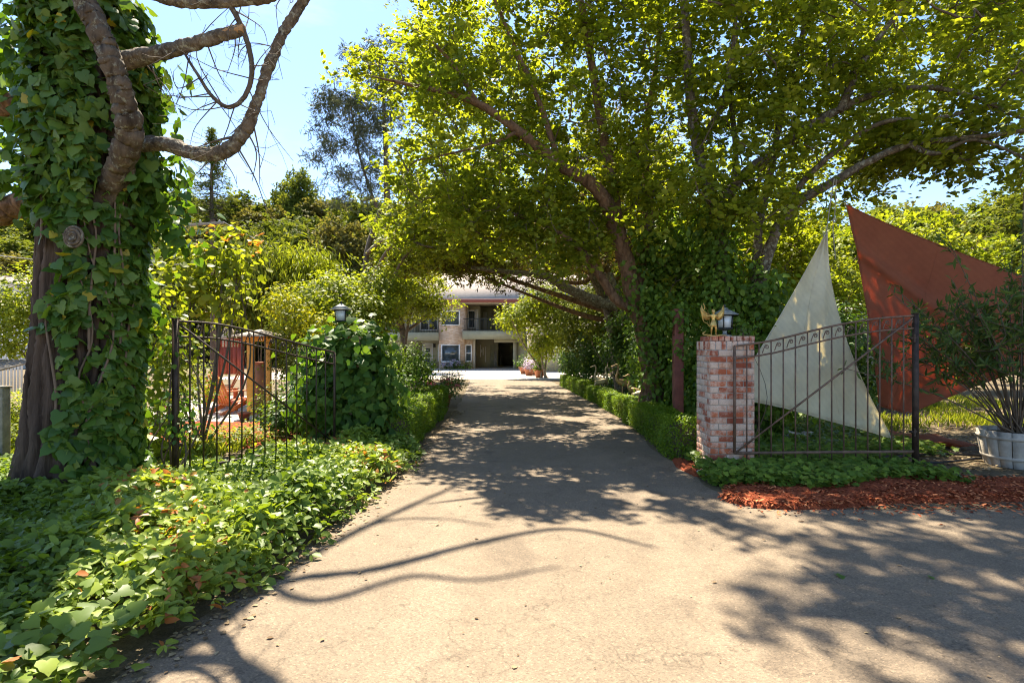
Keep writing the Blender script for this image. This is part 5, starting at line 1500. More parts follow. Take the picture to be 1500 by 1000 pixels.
plantin('flowering_plant', 'pinkish red flowering plant filling a terracotta pot at the drive edge', (-1.85, 15.2), z0 + .48, (.46, .40, .24), 900, .045, dark_m, redfl_m, 46)
plantin('round_topiary', 'dark rounded bush standing behind the red flower pot', (-1.75, 16.4), z0 + .60, (.38, .36, .34), 1300, .045, dark_m)

# right side shrubs behind the hedge
shrub('dark_shrub', 'deep green shrub bank behind the crane statues', (4.2, 15.8), [B(955, 525, 15.2, 34, 50), B(925, 505, 17.5, 34, 50), B(905, 520, 19.5, 26, 40), B(985, 560, 13.5, 36, 44)], 420, .10, dark_m, sr=.03)
shrub('dark_shrub', 'dark glossy shrub nearest the potted plants on the garage side', (3.2, 23), [B(852, 528, 24, 26, 24), B(872, 515, 22, 28, 36), B(836, 532, 26, 18, 18)], 420, .11, dark_m)
shrub('leafy_shrub', 'brownish green shrub below the leaning cedar trunks', (4.2, 20), [B(890, 455, 21, 46, 46), B(850, 475, 23, 34, 44), B(940, 460, 19, 50, 60)], 260, .12, oak_m, sr=.03)
shrub('sunlit_tree', 'small sunlit tree with slender trunks before the garage wing', (1.9, 31), [B(770, 465, 31, 32, 28), B(800, 440, 31, 36, 28), B(745, 470, 30.5, 14, 16), B(800, 500, 30, 30, 26), B(820, 470, 31, 30, 36)], 130, .17, lime_m, cat='tree', sr=.06, smat=paletwig_m, shell=.7)
shrub('dark_shrub', 'shadowy shrub behind the white sail near the shed', (8.5, 15.5), [B(1240, 500, 15, 50, 50), B(1265, 560, 14.5, 40, 36), B(1150, 500, 15.5, 70, 70), B(1110, 560, 14, 70, 50)], 240, .12, dark_m, sr=.03)
# ground ferns and weeds between pillar and hedge
shrub('climbing_sprig', 'light green sprig of vine beside the brick pillar top', (3.15, 7.75), [B(1095, 480, 7.8, 18, 12), B(1085, 492, 7.7, 12, 9)], 260, .05, ivyr_m, tm=LEAF6, shell=.9, sr=.006)

# ------------------------------------------------------------------ garden furniture behind the open gate
def adirondack(c, rot, label, mat, s=1.0):
    g = float(H(c[0], c[1])); root = empty('garden_chair', (0, 0, 0), label, 'chair', 'orange garden chairs on the patio')
    def add(name, f):
        m = MB(); f(m); o = m.build(name, mat); o.parent = root
    add('seat', lambda m: [m.bar((x, -.26, .36 - .0), (x, .24, .24), .085, .02) for x in (-.2, -.1, 0, .1, .2)])
    add('backrest', lambda m: [m.bar((x, .20, .22), (x * 1.35, .52, 1.0 - abs(x) * .6), .085, .02) for x in (-.2, -.1, 0, .1, .2)])
    for sx in (-1, 1):
        add('armrest', lambda m: m.box(sx * .34 - .06, sx * .34 + .06, -.34, .36, .55, .575))
        add('leg', lambda m: m.box(sx * .29 - .02, sx * .29 + .02, -.30, -.20, 0, .55))
        add('leg', lambda m: m.bar((sx * .27, -.26, .33), (sx * .27, .50, .02), .025, .10))
    root.location = (c[0], c[1], g); root.rotation_euler = (0, 0, rot); root.scale = (s, s, s)
    return root
adirondack(P(342, 0, 13.4)[:2], radians(150), 'orange slatted garden chair facing the red panel, nearest the amber post', orange_m, 1.0)
adirondack(P(317, 0, 14.6)[:2], radians(-60), 'deep orange garden chair half hidden behind foliage by the red panel', orange_m, 1.0)
def crow(x0, x1, y, z0, z1): return (x0, x1, y - .03, y + .03, z0, z1)
pp = lambda px, d: P(px, 0, d)[0]
zz_ = lambda py, d: HC - (py - CY) / FPX * d
gd = 15.5
root = empty('garden_screen', (pp(337, gd), gd, float(H(0, gd))), 'red stained wooden garden screen with slatted top behind orange chairs', 'screen')
m = MB(); xs_ = np.linspace(pp(320, gd), pp(354, gd), 6)
for a, b in zip(xs_[:-1], xs_[1:]): m.box(a + .004, b - .004, gd, gd + .03, zz_(548, gd), zz_(508, gd))
adopt(m.build('board_panel', crimson_m), root)
m = MB()
for x in np.linspace(xs_[0], xs_[-1], 9): m.box(x - .014, x + .014, gd - .001, gd + .03, zz_(508, gd), zz_(498, gd))
m.box(xs_[0] - .02, xs_[-1] + .02, gd - .012, gd + .045, zz_(498, gd), zz_(495, gd)); adopt(m.build('slatted_top', crimson_m), root)
for x in (xs_[0], xs_[-1]): adopt(MB().box(x - .04, x + .04, gd - .015, gd + .06, float(H(0, gd)) - .05, zz_(497, gd)).build('post', crimson_m), root)
gd = 13.0
root = empty('garden_arbor', (pp(369, gd), gd, float(H(0, gd))), 'amber painted arbor post and beam with tan canvas roof on the patio', 'arbor')
adopt(MB().box(pp(363, gd), pp(372, gd), gd - .06, gd + .07, float(H(0, gd)) - .05, zz_(498, gd)).build('post', amber_m, bevel=.01), root)
adopt(MB().box(pp(356, gd), pp(398, gd), gd - .05, gd + .06, zz_(500, gd) + .002, zz_(493, gd)).build('beam', amber_m, bevel=.01), root)
adopt(MB().box(pp(390, gd) , pp(397, gd), gd - .04, gd + .05, float(H(0, gd)) - .05, zz_(500, gd)).build('post', amber_m, bevel=.01), root)
a, b_, cz_, top = pp(352, gd), pp(405, gd), zz_(492, gd), zz_(482, gd)
V = [(a, gd - .5, cz_), (b_, gd - .5, cz_), (b_, gd + .7, cz_), (a, gd + .7, cz_), ((a + b_) / 2, gd + .1, top)]
adopt(MB().add(V, [(0, 1, 4), (1, 2, 4), (2, 3, 4), (3, 0, 4)]).build('canvas_roof', tan_m, solid=.02), root)
ux, ud = pp(335, 17), 17.0
root = empty('patio_umbrella', (ux, ud, float(H(ux, ud))), 'folded tan canvas patio umbrella behind the red screen', 'umbrella')
adopt(MB().tube([(ux, ud, -.1), (ux, ud, zz_(476, ud))], .025, 8).build('pole', graywood_m), root)
adopt(MB().lathe([(.03, zz_(476, ud)), (.16, zz_(485, ud)), (.27, zz_(500, ud)), (.30, zz_(515, ud)), (.2, zz_(520, ud)), (.03, zz_(522, ud))], (ux, ud, 0), 10).build('canopy', tan_m), root)
root = empty('clay_urn', (pp(379, 13.6), 13.6, float(H(0, 13.6))), 'tall brown clay urn standing between the amber arbor posts', 'urn')
adopt(MB().lathe([(.001, 0), (.14, 0), (.26, .35), (.28, .7), (.22, 1.0), (.15, 1.12), (.19, 1.2), (.16, 1.2)], (pp(379, 13.6), 13.6, float(H(0, 13.6))), 20).build('vessel', plain('brown_clay', (.33, .19, .12), .7, var=.2), smooth=True), root)
adopt(MB().lathe([(.20, 1.16), (.22, 1.19), (.20, 1.22), (.15, 1.22)], (pp(379, 13.6), 13.6, float(H(0, 13.6))), 20).build('rim', terra_m, smooth=True), root)
r0, z0 = pot((pp(358, 11.9), 11.9), .13, .2, 'small terracotta pot standing on the pale patio')
# wooden post, low fence, and the far white house
wx = pp(2, 7.0)
root = empty('wooden_post', (wx, 7, 0), 'square grey wooden post cut by the picture edge', 'post')
adopt(MB().box(wx - .065, wx + .065, 6.94, 7.06, -.1, zz_(568, 7)).build('shaft', graywood_m, bevel=.008), root)
adopt(MB().box(wx - .075, wx + .075, 6.93, 7.07, zz_(568, 7) + .001, zz_(565, 7)).build('cap', graywood_m), root)
fd = 20
root = empty('picket_fence', (pp(10, fd), fd, float(H(0, fd))), 'low white picket fence below the distant white house', 'fence')
m = MB()
for x in np.arange(pp(-60, fd), pp(34, fd), .12): m.box(x, x + .07, fd, fd + .02, float(H(0, fd)), zz_(475, fd))
adopt(m.build('pickets', white_m), root)
m = MB().box(pp(-60, fd), pp(35, fd), fd + .021, fd + .06, zz_(480, fd), zz_(480, fd) + .08); m.box(pp(-60, fd), pp(35, fd), fd + .021, fd + .06, zz_(505, fd), zz_(505, fd) + .08)
adopt(m.build('rails', white_m), root)
root = empty('shed_roof', (pp(10, 12), 12, float(H(0, 12))), 'low brown slatted pergola roof between hedge and picket fence', 'pergola')
m = MB()
for x in np.arange(pp(-60, 12), pp(34, 12), .11): m.bar((x, 11.2, 1.0), (x, 12.4, 1.22), .05, .04)
adopt(m.build('slats', graywood_m), root)
for x in (pp(-50, 12), pp(30, 12)): adopt(MB().box(x - .05, x + .05, 11.3, 11.4, -.1, 1.0).build('post', graywood_m), root)
adopt(MB().box(pp(-62, 12), pp(35, 12), 11.3, 11.38, .93, .985).build('beam', graywood_m), root)

def gable(name, label, x0, x1, y, depth, z0, ze, zr, wallm, roofm_, front='gable', wins=(), over=.35):
    root = empty(name, ((x0 + x1) / 2, y, z0), label, 'house')
    xm = (x0 + x1) / 2
    m = MB().box(x0, x1, y, y + depth, z0 - .5, ze)
    if front == 'gable':
        m.add([(x0, y, ze + .001), (x1, y, ze + .001), (xm, y, zr)], [(0, 1, 2)]); m.add([(x0, y + depth, ze + .001), (x1, y + depth, ze + .001), (xm, y + depth, zr)], [(0, 2, 1)])
    adopt(m.build('walls', wallm), root)
    r = MB()
    if front == 'gable':
        for s in (-1, 1):
            e = xm + s * ((x1 - x0) / 2 + over); ez = ze - over * (zr - ze) / ((x1 - x0) / 2)
            V = [(xm, y - over, zr), (e, y - over, ez), (e, y + depth + over, ez), (xm, y + depth + over, zr)]; r.add(V, [(0, 1, 2, 3)])
    else:
        ym = y + depth / 2
        for s in (-1, 1):
            e = ym + s * (depth / 2 + over); ez = ze - over * (zr - ze) / (depth / 2)
            V = [(x0 - over, ym, zr), (x0 - over, e, ez), (x1 + over, e, ez), (x1 + over, ym, zr)]; r.add(V, [(0, 1, 2, 3)])
    adopt(r.build('roof', roofm_, solid=.12), root)
    for (a, b, c, d) in wins:
        f = MB().box(a, b, y - .05, y - .002, c, d).build('window_frame', white_m); adopt(f, root)
        o = MB().box(a + .09, (a + b) / 2 - .03, y - .06, y - .051, c + .09, d - .09); o.box((a + b) / 2 + .03, b - .09, y - .06, y - .051, c + .09, d - .09)
        o = o.build('panes', wglass_m); o.parent = f
    return root
hd = 55
gable('white_house', 'distant white gabled house glimpsed past the ivy trunk', P(-70, 0, hd)[0], P(32, 0, hd)[0], hd, 9, float(H(0, hd)), zz_(420, hd), zz_(402, hd), white_m, roofm, wins=[(P(-2, 0, hd)[0], P(16, 0, hd)[0], zz_(437, hd), zz_(422, hd)), (P(-40, 0, hd)[0], P(-22, 0, hd)[0], zz_(437, hd), zz_(422, hd))])
hd = 46
gable('tan_roof_house', 'low building with broad pale tan roof before the white house', P(-120, 0, hd)[0], P(36, 0, hd)[0], hd, 8, float(H(0, hd)), zz_(458, hd), zz_(434, hd), white_m, roofm, front='eave', wins=[(P(-10, 0, hd)[0], P(14, 0, hd)[0], zz_(490, hd), zz_(470, hd))])
hd = 22
gable('garden_shed', 'low shed with pale roof glimpsed between the two sails', P(1130, 0, hd)[0], P(1330, 0, hd)[0], hd, 5, float(H(0, hd)), zz_(462, hd), zz_(436, hd), graywood_m, plain('pale_metal_roof', (.48, .44, .42), .6, var=.2), front='eave', wins=[(P(1215, 0, hd)[0], P(1240, 0, hd)[0], zz_(505, hd), zz_(480, hd))])
hd = 60
gable('hillside_house', 'brown house half hidden in trees above the red sail', P(1450, 0, hd)[0], P(1500, 0, hd)[0] + 6, hd, 8, float(H(45, hd)), zz_(365, hd), zz_(345, hd), plain('brown_wall', (.20, .12, .08), .8), roofm, wins=[(P(1462, 0, hd)[0], P(1482, 0, hd)[0], zz_(385, hd), zz_(368, hd))])

# utility pole with wires
ud = 34
ux = pp(312, ud)
root = empty('utility_pole', (ux, ud, float(H(0, ud))), 'dark brown utility pole with crossarm among the trees', 'utility pole')
adopt(MB().tube([(ux, ud, -.6), (ux, ud, zz_(322, ud))], [.17, .13], 12).build('pole', plain('creosote', (.10, .065, .045), .9, var=.3, bump=.4, bscale=20), smooth=True), root)
adopt(MB().bar((pp(278, ud), ud - .2, zz_(331, ud)), (pp(330, ud), ud - .2, zz_(327, ud)), .13, .13).build('crossarm', graywood_m), root)
for px in (282, 296, 324): adopt(MB().lathe([(.001, 0), (.05, 0), (.07, .08), (.03, .16), (.001, .16)], (pp(px, ud), ud - .2, zz_(329, ud) + .08), 10).build('insulator', stone_m), root)
def wire(a, b, sag, label):
    a = np.array(a); b = np.array(b); t = np.linspace(0, 1, 24)[:, None]
    p = a + (b - a) * t; p[:, 2] -= (4 * sag * t * (1 - t))[:, 0]
    tag(MB().tube(p, .022, 5).build('overhead_wire', plain('wire_grey', (.35, .34, .32), .5)), label, 'wire', 'overhead wires at the utility pole')
wire((pp(330, ud), ud - .2, zz_(326, ud)), P(505, 388, 40), .5, 'pale overhead wire sagging from the crossarm toward the main house')
wire((pp(282, ud), ud - .2, zz_(328, ud)), P(60, 322, 34), .4, 'upper overhead wire running from the crossarm behind the ivy trunk')
wire((ux, ud - .2, zz_(386, ud)), P(-20, 372, 32), .3, 'lower overhead wire running from the pole behind the ivy trunk')

# ------------------------------------------------------------------ the house at the end of the drive
hy = 46.0
def X(px, d=hy): return (px - CX) / FPX * d
def Zp(py, d=hy): return HC - (py - CY) / FPX * d
g0 = -.5
hr = empty('house', (0, hy, g0), 'two storey sage green house with brick tower and red edged tan roof', 'house')
def part(name, mat, *boxes, parent=None, **k):
    m = MB()
    for b in boxes: m.box(*b)
    o = m.build(name, mat, **k); adopt(o, hr)
    if parent is not None:
        o.parent = parent
    return o
zb0, zb1 = Zp(497), Zp(485)
wall = part('walls', stucco_m, (X(470), X(607), hy, hy + 10, g0 - .3, 4.9), (X(607), X(644), hy + .9, hy + 10, g0 - .3, 4.9), (X(692.5), X(727.5), hy + 3.0, hy + 10, g0 - .3, zb0 + .15),
            (X(755), X(900), hy + .001, hy + 10, g0 - .3, 2.36), (X(790), X(900), hy + .6, hy + 10, 2.361, 4.9), (X(679), X(700), hy + 2.601, hy + 10, zb1, 4.9), (X(747), X(790), hy + 2.6, hy + 10, zb1, 4.9), (X(699.9), X(747), hy + 5, hy + 10, zb1 + .002, 4.898), (X(727.5), X(755), hy + 9, hy + 10.002, g0 - .3, zb0 + .1))
part('brick_tower', hbrick_m, (X(644), X(681), hy - .5, hy + 10, g0 - .3, 4.85), (X(681), X(692.4), hy - .2, hy + 8, g0 - .3, zb0 - .005))
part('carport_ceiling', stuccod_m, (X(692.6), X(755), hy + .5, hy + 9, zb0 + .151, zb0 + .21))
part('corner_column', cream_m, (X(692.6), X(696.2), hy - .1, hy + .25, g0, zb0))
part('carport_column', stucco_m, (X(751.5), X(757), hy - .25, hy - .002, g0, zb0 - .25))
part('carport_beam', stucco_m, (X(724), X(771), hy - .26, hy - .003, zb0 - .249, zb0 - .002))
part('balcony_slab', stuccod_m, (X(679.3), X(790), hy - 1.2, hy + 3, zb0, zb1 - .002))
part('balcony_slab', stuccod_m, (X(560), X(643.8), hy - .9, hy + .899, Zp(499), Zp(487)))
def railing(x0, x1, y, z0, z1):
    m = MB(); m.box(x0, x1, y - .03, y + .03, z1 - .06, z1); m.box(x0, x1, y - .02, y + .02, z0 + .06, z0 + .10)
    for x in np.arange(x0, x1, .125): m.box(x - .012, x + .012, y - .012, y + .012, z0, z1 - .055)
    o = m.build('balcony_railing', black_m); adopt(o, hr)
railing(X(680), X(789), hy - 1.1, zb1, Zp(467))
railing(X(561), X(643), hy - .8, Zp(487), Zp(467))
def window(x0, x1, z0, z1, y, nx=1, nz=1, fr=.10, mat=wglass_m):
    m = MB(); m.box(x0 - fr, x0, y - .09, y + .02, z0 - fr, z1 + fr); m.box(x1, x1 + fr, y - .09, y + .02, z0 - fr, z1 + fr)
    m.box(x0, x1, y - .088, y + .02, z1, z1 + fr - .002); m.box(x0 , x1, y - .10, y + .02, z0 - fr + .002, z0)
    for i in range(1, nx): xx = x0 + (x1 - x0) * i / nx; m.box(xx - .03, xx + .03, y - .06, y + .01, z0, z1)
    for i in range(1, nz): zz = z0 + (z1 - z0) * i / nz; m.box(x0, x1, y - .062, y + .011, zz - .03, zz + .03)
    f = m.build('window', white_m); adopt(f, hr)
    p = MB().box(x0, x1, y - .03, y - .004, z0, z1).build('pane', mat); adopt(p, hr); p.parent = f
    return f
ty_ = hy - .5
window(X(649), X(673), Zp(528.5), Zp(506), ty_)
window(X(648.5), X(673), Zp(475.5), Zp(457), ty_)
window(X(683.3), X(690), Zp(528), Zp(506), hy - .2, 1, 2)
window(X(641.2), X(643), Zp(528), Zp(506), hy + .9)
window(X(566), X(586), Zp(482), Zp(460), hy, 2)
window(X(614), X(638), Zp(482), Zp(460), hy + .9, 2)
window(X(683), X(692), Zp(478), Zp(453), hy + 2.601)
window(X(774), X(784), Zp(530), Zp(512), hy + .001, 2)
part('balcony_door', white_m, (X(694), X(698), hy + 2.5, hy + 2.6, zb1, Zp(450)))
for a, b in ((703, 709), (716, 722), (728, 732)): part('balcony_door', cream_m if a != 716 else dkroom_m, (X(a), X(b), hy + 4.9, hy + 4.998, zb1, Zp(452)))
# front door with three lites
d = part('front_door', cream_m, (X(617.5), X(630.5), hy + .80, hy + .898, g0, Zp(503.5)))
for k in range(3):
    z = Zp(513 + k * 7.5); o = MB().box(X(621), X(627.5), hy + .785, hy + .799, z - .14, z + .16).build('door_lite', wglass_m); adopt(o, hr); o.parent = d
o = MB().tube([(X(618.6), hy + .76, .62), (X(618.6), hy + .76, .46)], .03, 6).build('handle', black_m); adopt(o, hr); o.parent = d
part('door_frame', white_m, (X(616.4), X(617.4), hy + .78, hy + .897, g0, Zp(502.5)), (X(630.6), X(631.6), hy + .78, hy + .897, g0, Zp(502.5)), (X(617.41), X(630.59), hy + .78, hy + .897, Zp(503.4), Zp(502.4)))
part('wall_lamp', black_m, (X(633), X(636), hy + .7, hy + .897, Zp(509), Zp(504)), (X(632.4), X(636.6), hy + .65, hy + .8975, Zp(503.9), Zp(503.2)))
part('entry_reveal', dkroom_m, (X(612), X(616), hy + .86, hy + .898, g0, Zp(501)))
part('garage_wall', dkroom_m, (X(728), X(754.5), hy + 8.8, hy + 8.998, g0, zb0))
part('storage_door', stuccod_m, (X(716), X(724), hy + 2.94, hy + 2.998, g0, Zp(505)))
m = MB()
for px, z0_, z1_ in ((701, 524, 505), (705, 521, 509), (709, 532, 508), (703, 517, 512)):
    m.tube([(X(px), hy + 2.9, Zp(z0_)), (X(px), hy + 2.9, Zp(z1_))], .035, 6)
adopt(m.build('wall_ornaments', white_m), hr)
part('garage_shelf', graywood_m, (X(722), X(727), hy + 2.3, hy + 2.9, g0 + .02, .9), (X(729), X(733), hy + 7, hy + 8, g0, .7))
# roof: front slope over the balcony wing and a cross wing
m = MB()
V = [(X(590), hy - 1.3, Zp(439)), (X(900), hy - 1.3, Zp(439)), (X(900), hy + 9, 8.3), (X(590), hy + 9, 8.3), (X(590), hy + 20, 4.6), (X(900), hy + 20, 4.6)]
m.add(V, [(0, 1, 2, 3), (3, 2, 5, 4)])
adopt(m.build('roof', roofm, solid=.16), hr)
m = MB(); V = [(X(460), hy - .8, 4.85), (X(589.5), hy - .8, 4.85), (X(589.5), hy + 8, 7.2), (X(460), hy + 8, 7.2), (X(460), hy + 18, 4.6), (X(589.5), hy + 18, 4.6)]
m.add(V, [(0, 1, 2, 3), (3, 2, 5, 4)]); adopt(m.build('wing_roof', roofm, solid=.16), hr)
part('fascia', fascia_m, (X(590), X(900), hy - 1.36, hy - 1.31, Zp(439) - .30, Zp(439) - .04), (X(460), X(589), hy - .86, hy - .81, 4.5, 4.83))
part('soffit', dkroom_m, (X(590.5), X(899), hy - 1.28, hy + 4.9, Zp(439) - .34, Zp(439) - .30))
# garage wing on the far side of the small tree
part('garage_wing', stucco_m, (X(771), X(900), hy - 6, hy - .01, g0 - .3, 2.35))
m = MB(); V = [(X(768), hy - 6.5, 2.25), (X(905), hy - 6.5, 2.25), (X(905), hy - .3, 4.3), (X(768), hy - .3, 4.3)]
m.add(V, [(0, 1, 2, 3)]); adopt(m.build('garage_roof', roofm, solid=.14), hr)
# things standing before the house
def flowerbed(px, py, r, label, mat, fm=None, nf=0, cat='plant'):
    d = hy - 1.0; c = (X(px, d), d); zc = Zp(py, d)
    plantin('foundation_plant', label, c, zc, r, 160, .11, mat, None)
    if fm:
        dd = rvec(nf); dd[:, 2] = np.abs(dd[:, 2]); cs = np.array([c[0], c[1] - .1, zc]) + dd * np.array(r)
        m = MB(); clump_leaves(m, cs, 8, .12, .11, LEAF6); o = m.build('blossoms', fm)
        rt = [q for q in bpy.data.objects if q.get('label') == label][0]; adopt(o, rt)
flowerbed(653, 537, (.42, .3, .32), 'small whitish flowering plant below the big ground floor window', dark_m, pinkfl_m, 26)
flowerbed(668, 535, (.50, .35, .42), 'larger whitish flowering plant below the big ground floor window', dark_m, pinkfl_m, 34)
flowerbed(684, 537, (.58, .4, .36), 'green leafy plant below the narrow ground floor window', box_m)
for i, (px, d, r, h, ph, lb, mt_) in enumerate(((768, 36, .34, .45, .5, 'terracotta pot farthest along the garage side of the drive', dark_m), (775, 33.5, .30, .38, .42, 'wide terracotta pot with pale flowering plant near the garage', pinkfl_m), (790, 31, .30, .45, .40, 'square looking clay planter with round bush nearest the hedge end', box_m), (783, 34.5, .30, .4, .9, 'clay pot with tall green plant between the other pots', dark_m))):
    c = (X(px, d), d); _, z0 = pot(c, r, h, lb, group=None)
    plantin('potted_plant', ('dark bushy plant in the farthest terracotta pot', 'pale flowering plant in the wide terracotta pot', 'round clipped bush in the planter nearest the hedge end', 'tall green plant in the middle clay pot')[i], c, z0 + h + ph * .5, (r * 1.2, r * 1.2, ph * .8), 260, .10, mt_)

# ------------------------------------------------------------------ trees round and beyond the house
def big_tree(name, label, base, h, crown, nclump, mat, lsize=.3, cr=.9, nl=60, trunk_r=.3, bark=None, lean=(0, 0), tmpl=LEAF4, flat=.6, up=.5, cat='tree', group=None, twig=True, fork=5):
    """crown: list of ellipsoids relative to the base (cx,cy,cz,rx,ry,rz)"""
    g = float(H(base[0], base[1])); O = np.array([base[0], base[1], g])
    root = empty(name, O, label, cat, group)
    rg = np.random.default_rng(int(abs(base[0] * 7 + base[1])) + 5)
    vol = np.array([c[3] * c[4] * c[5] for c in crown]) ** .8; pr_ = vol / vol.sum()
    cs = []
    while len(cs) < nclump:
        c = crown[rg.choice(len(crown), p=pr_)]; d = nrmz(rg.normal(size=3)); r = rg.random() ** .45
        cs.append(np.array(c[:3]) + d * r * np.array(c[3:6]) * (1 + .15 * np.sin(d[0] * 5 + d[2] * 7)))
    cs = np.array(cs) + O
    m = MB(); sk = []
    top = np.array([lean[0], lean[1], h * .62])
    p = crom([O + [0, 0, -.3], O + top * .35 + rg.normal(size=3) * [.03 * h, .03 * h, 0], O + top * .7 + rg.normal(size=3) * [.03 * h, .03 * h, 0], O + top], 6)
    m.tube(p, np.linspace(trunk_r, trunk_r * .45, len(p)), 9, bump=.12); sk += list(p[len(p) // 3:])
    for i in range(fork):
        c = crown[i % len(crown)]; e = O + np.array(c[:3]) + rg.normal(size=3) * np.array(c[3:6]) * .4
        s = p[rg.integers(len(p) // 3, len(p) - 3)]
        q = crom([s, (s + e) / 2 + rg.normal(size=3) * .05 * h, e], 5); m.tube(q, np.linspace(trunk_r * .45, trunk_r * .12, len(q)), 7, bump=.1); sk += list(q[1:])
    if twig: grow(sk, cs, m, r0=.012, k=.012, sides=4)
    adopt(m.build('trunk', bark or bark_m, smooth=True), root)
    f = MB(); clump_leaves(f, cs, nl, cr * (.6 + .8 * R.random(len(cs))), lsize, tmpl, up=up, flat=flat, cv=.28)
    adopt(f.build('crown', mat), root)
    return root

# tree before the house's left wing, cedar leaning over the drive, trees filling the middle
big_tree('walnut_tree', 'leafy tree with dark forked trunk in front of the house entrance', (-4.9, 27.5), 7, [(-.3, 0, 4.0, 2.0, 2.0, 1.0), (-2.0, 0, 3.7, 1.6, 1.6, 1.0), (1.2, 0, 3.6, 1.3, 1.4, .9), (0, 0, 4.9, 2.0, 2.0, 1.1), (-1.2, 0, 4.5, 2.2, 2, 1.2)], 300, lime_m, .135, .42, 70, .2, twig_m, lean=(-1.0, 0), fork=7)
big_tree('locust_tree', 'tall airy yellow green tree rising between lantern shrubs and main crown', (-4.4, 19), 10, [(2.3, 0, 6.1, 1.2, 1.8, 1.0), (1.8, -3, 4.9, 1.4, 2.0, .8), (1.2, 2, 5.0, 1.6, 1.7, 1.0), (2.6, -1, 5.6, 1.9, 2.6, 1.4), (1.0, 0, 4.6, 1.4, 1.5, .8), (3.4, 1, 4.4, 1.4, 1.5, .6)], 520, lime_m, .13, .42, 64, .16, twig_m, fork=8)
xc = overdrive(230, 12, 24)
xr = bpy.data.objects['locust_tree']
m = MB(); s0 = np.array([-4.3, 19.1, 3.6])
k_ = [s0] + [s0 + (c - s0) * .5 + [0, 0, .4] for c in xc[::23]]
for q_ in k_[1:]: m.tube(crom([s0, (s0 + q_) / 2 + [0, 0, .3], q_], 4), np.linspace(.08, .03, 9), 6)
grow(k_, xc, m, jit=.07); adopt(m.build('overhanging_branches', twig_m, smooth=True), xr)
m = MB(); clump_leaves(m, xc, 62, .42, .115, LEAF6, cv=.25); adopt(m.build('overhanging_crown', canopy_m), xr)
cd = big_tree('cedar_tree', 'old cedar with drooping brown green sprays hanging across the drive', (4.2, 19.5), 10, [(-4.2, -.5, 4.3, 2.4, 2.0, .75), (-6.2, -.3, 4.6, 1.6, 1.6, .7), (-2.0, 0, 4.8, 2.2, 2.0, .8), (-3.4, .5, 6.0, 2.8, 2.2, 1.0), (-.5, .5, 6.8, 2.6, 2.4, 1.3), (-1, 0, 8.2, 2.2, 2.2, 1.3)], 420, cedar_m, .14, .45, 60, .28, redbark_m, lean=(-1.0, 0), flat=.9, up=0, tmpl=SLIM, fork=9)
m = MB(); limb(m, [np.array([4.6, 18, -.4]), P(935, 500, 18), P(905, 440, 18.2), P(890, 400, 18.3)], [.28, .22, .16], seed=31); limb(m, [P(905, 448, 18.1), P(870, 440, 18), P(830, 422, 17.8), P(800, 404, 17.6), P(760, 400, 17.5), P(690, 392, 17.3)], [.20, .14, .05], seed=32)
limb(m, [np.array([3.6, 18.5, -.4]), P(905, 520, 18.4), P(888, 450, 18.6), P(860, 380, 18.8)], [.22, .18, .12], seed=33)
adopt(m.build('leaning_trunk', barkl_m, smooth=True), cd)
big_tree('oak_tree', 'dense green tree closing the gap behind the ivy clad trunks', (8.0, 19), 10, [(0, 0, 3.6, 2.8, 2.4, 2.0), (-2.6, 0, 4.0, 2.2, 2.2, 2.0), (2.2, 0, 4.6, 2.2, 2.2, 1.8), (0, 0, 6.5, 3.0, 2.5, 1.8)], 210, lime_m, .17, .55, 70, .25, fork=8)
big_tree('oak_tree', 'green tree just behind the leaning cedar, above the shrub bank', (6.0, 26), 12, [(0, 0, 5.5, 3.2, 2.6, 2.4), (-3.0, 0, 6.5, 2.8, 2.4, 2.2), (-1, 0, 9, 3.0, 2.6, 2.0)], 300, oak_m, .22, .65, 70, .3, fork=8)
big_tree('sapling', 'bright sunlit small tree between the white and red sails', (9.6, 17), 5, [(-.2, 0, 3.0, 1.2, 1.0, 1.0), (.5, 0, 2.2, .9, .8, .6)], 90, lime_m, .12, .35, 60, .07, fork=5)
big_tree('oak_tree', 'leafy green tree whose crown shows right above the red sail peak', (15.0, 22), 8, [(0, 0, 5.2, 2.6, 2.2, 1.6), (2.6, 0, 4.4, 2.2, 2.0, 1.4), (-2.2, 0, 4.6, 1.8, 1.6, 1.3)], 260, lime_m, .19, .55, 62, .22, fork=7)
big_tree('oak_tree', 'tall sunlit tree at the picture edge above the oleander', (23.5, 26), 12, [(.5, 0, 7.4, 2.4, 2.4, 2.0), (1.8, 0, 5.4, 3.2, 2.4, 2.0), (-2.0, 0, 4.4, 2.0, 2, 1.4), (2, 0, 9.5, 2.6, 2.4, 1.4)], 360, oak_m, .21, .6, 62, .25, fork=7)

# tall thin pine
pd = 50; pxx = P(566, 0, pd)[0]
pn = empty('pine_tree', (pxx, pd, -.5), 'tall sparse grey green pine standing alone against the sky', 'tree')
m = MB(); zt = Zp(72, pd)
rg = np.random.default_rng(4)
p = crom([(pxx + .3, pd, -.6), (pxx + .2, pd, 9), (pxx, pd, 17), (pxx - .2, pd, 22), (pxx - .5, pd, zt)], 8); m.tube(p, np.linspace(.42, .07, len(p)), 10, bump=.08)
p2 = crom([(pxx + .2, pd, 11), (pxx - 1.4, pd, 15), (pxx - 2.6, pd, 19), (pxx - 3.2, pd, 23)], 6); m.tube(p2, np.linspace(.16, .05, len(p2)), 7)
sk = list(p[20:]) + list(p2[4:]); cs = []
for k in range(170):
    s = sk[rg.integers(0, len(sk))]; a = rg.random() * 6.28; L_ = rg.uniform(1.0, 3.6) * (1 if s[2] < 22 else .7)
    cs.append(s + np.array([cos(a) * L_ - .7, sin(a) * L_, rg.uniform(-.9, 1.2)]))
cs = np.array(cs); cs = cs[(cs[:, 2] > 9.5)]
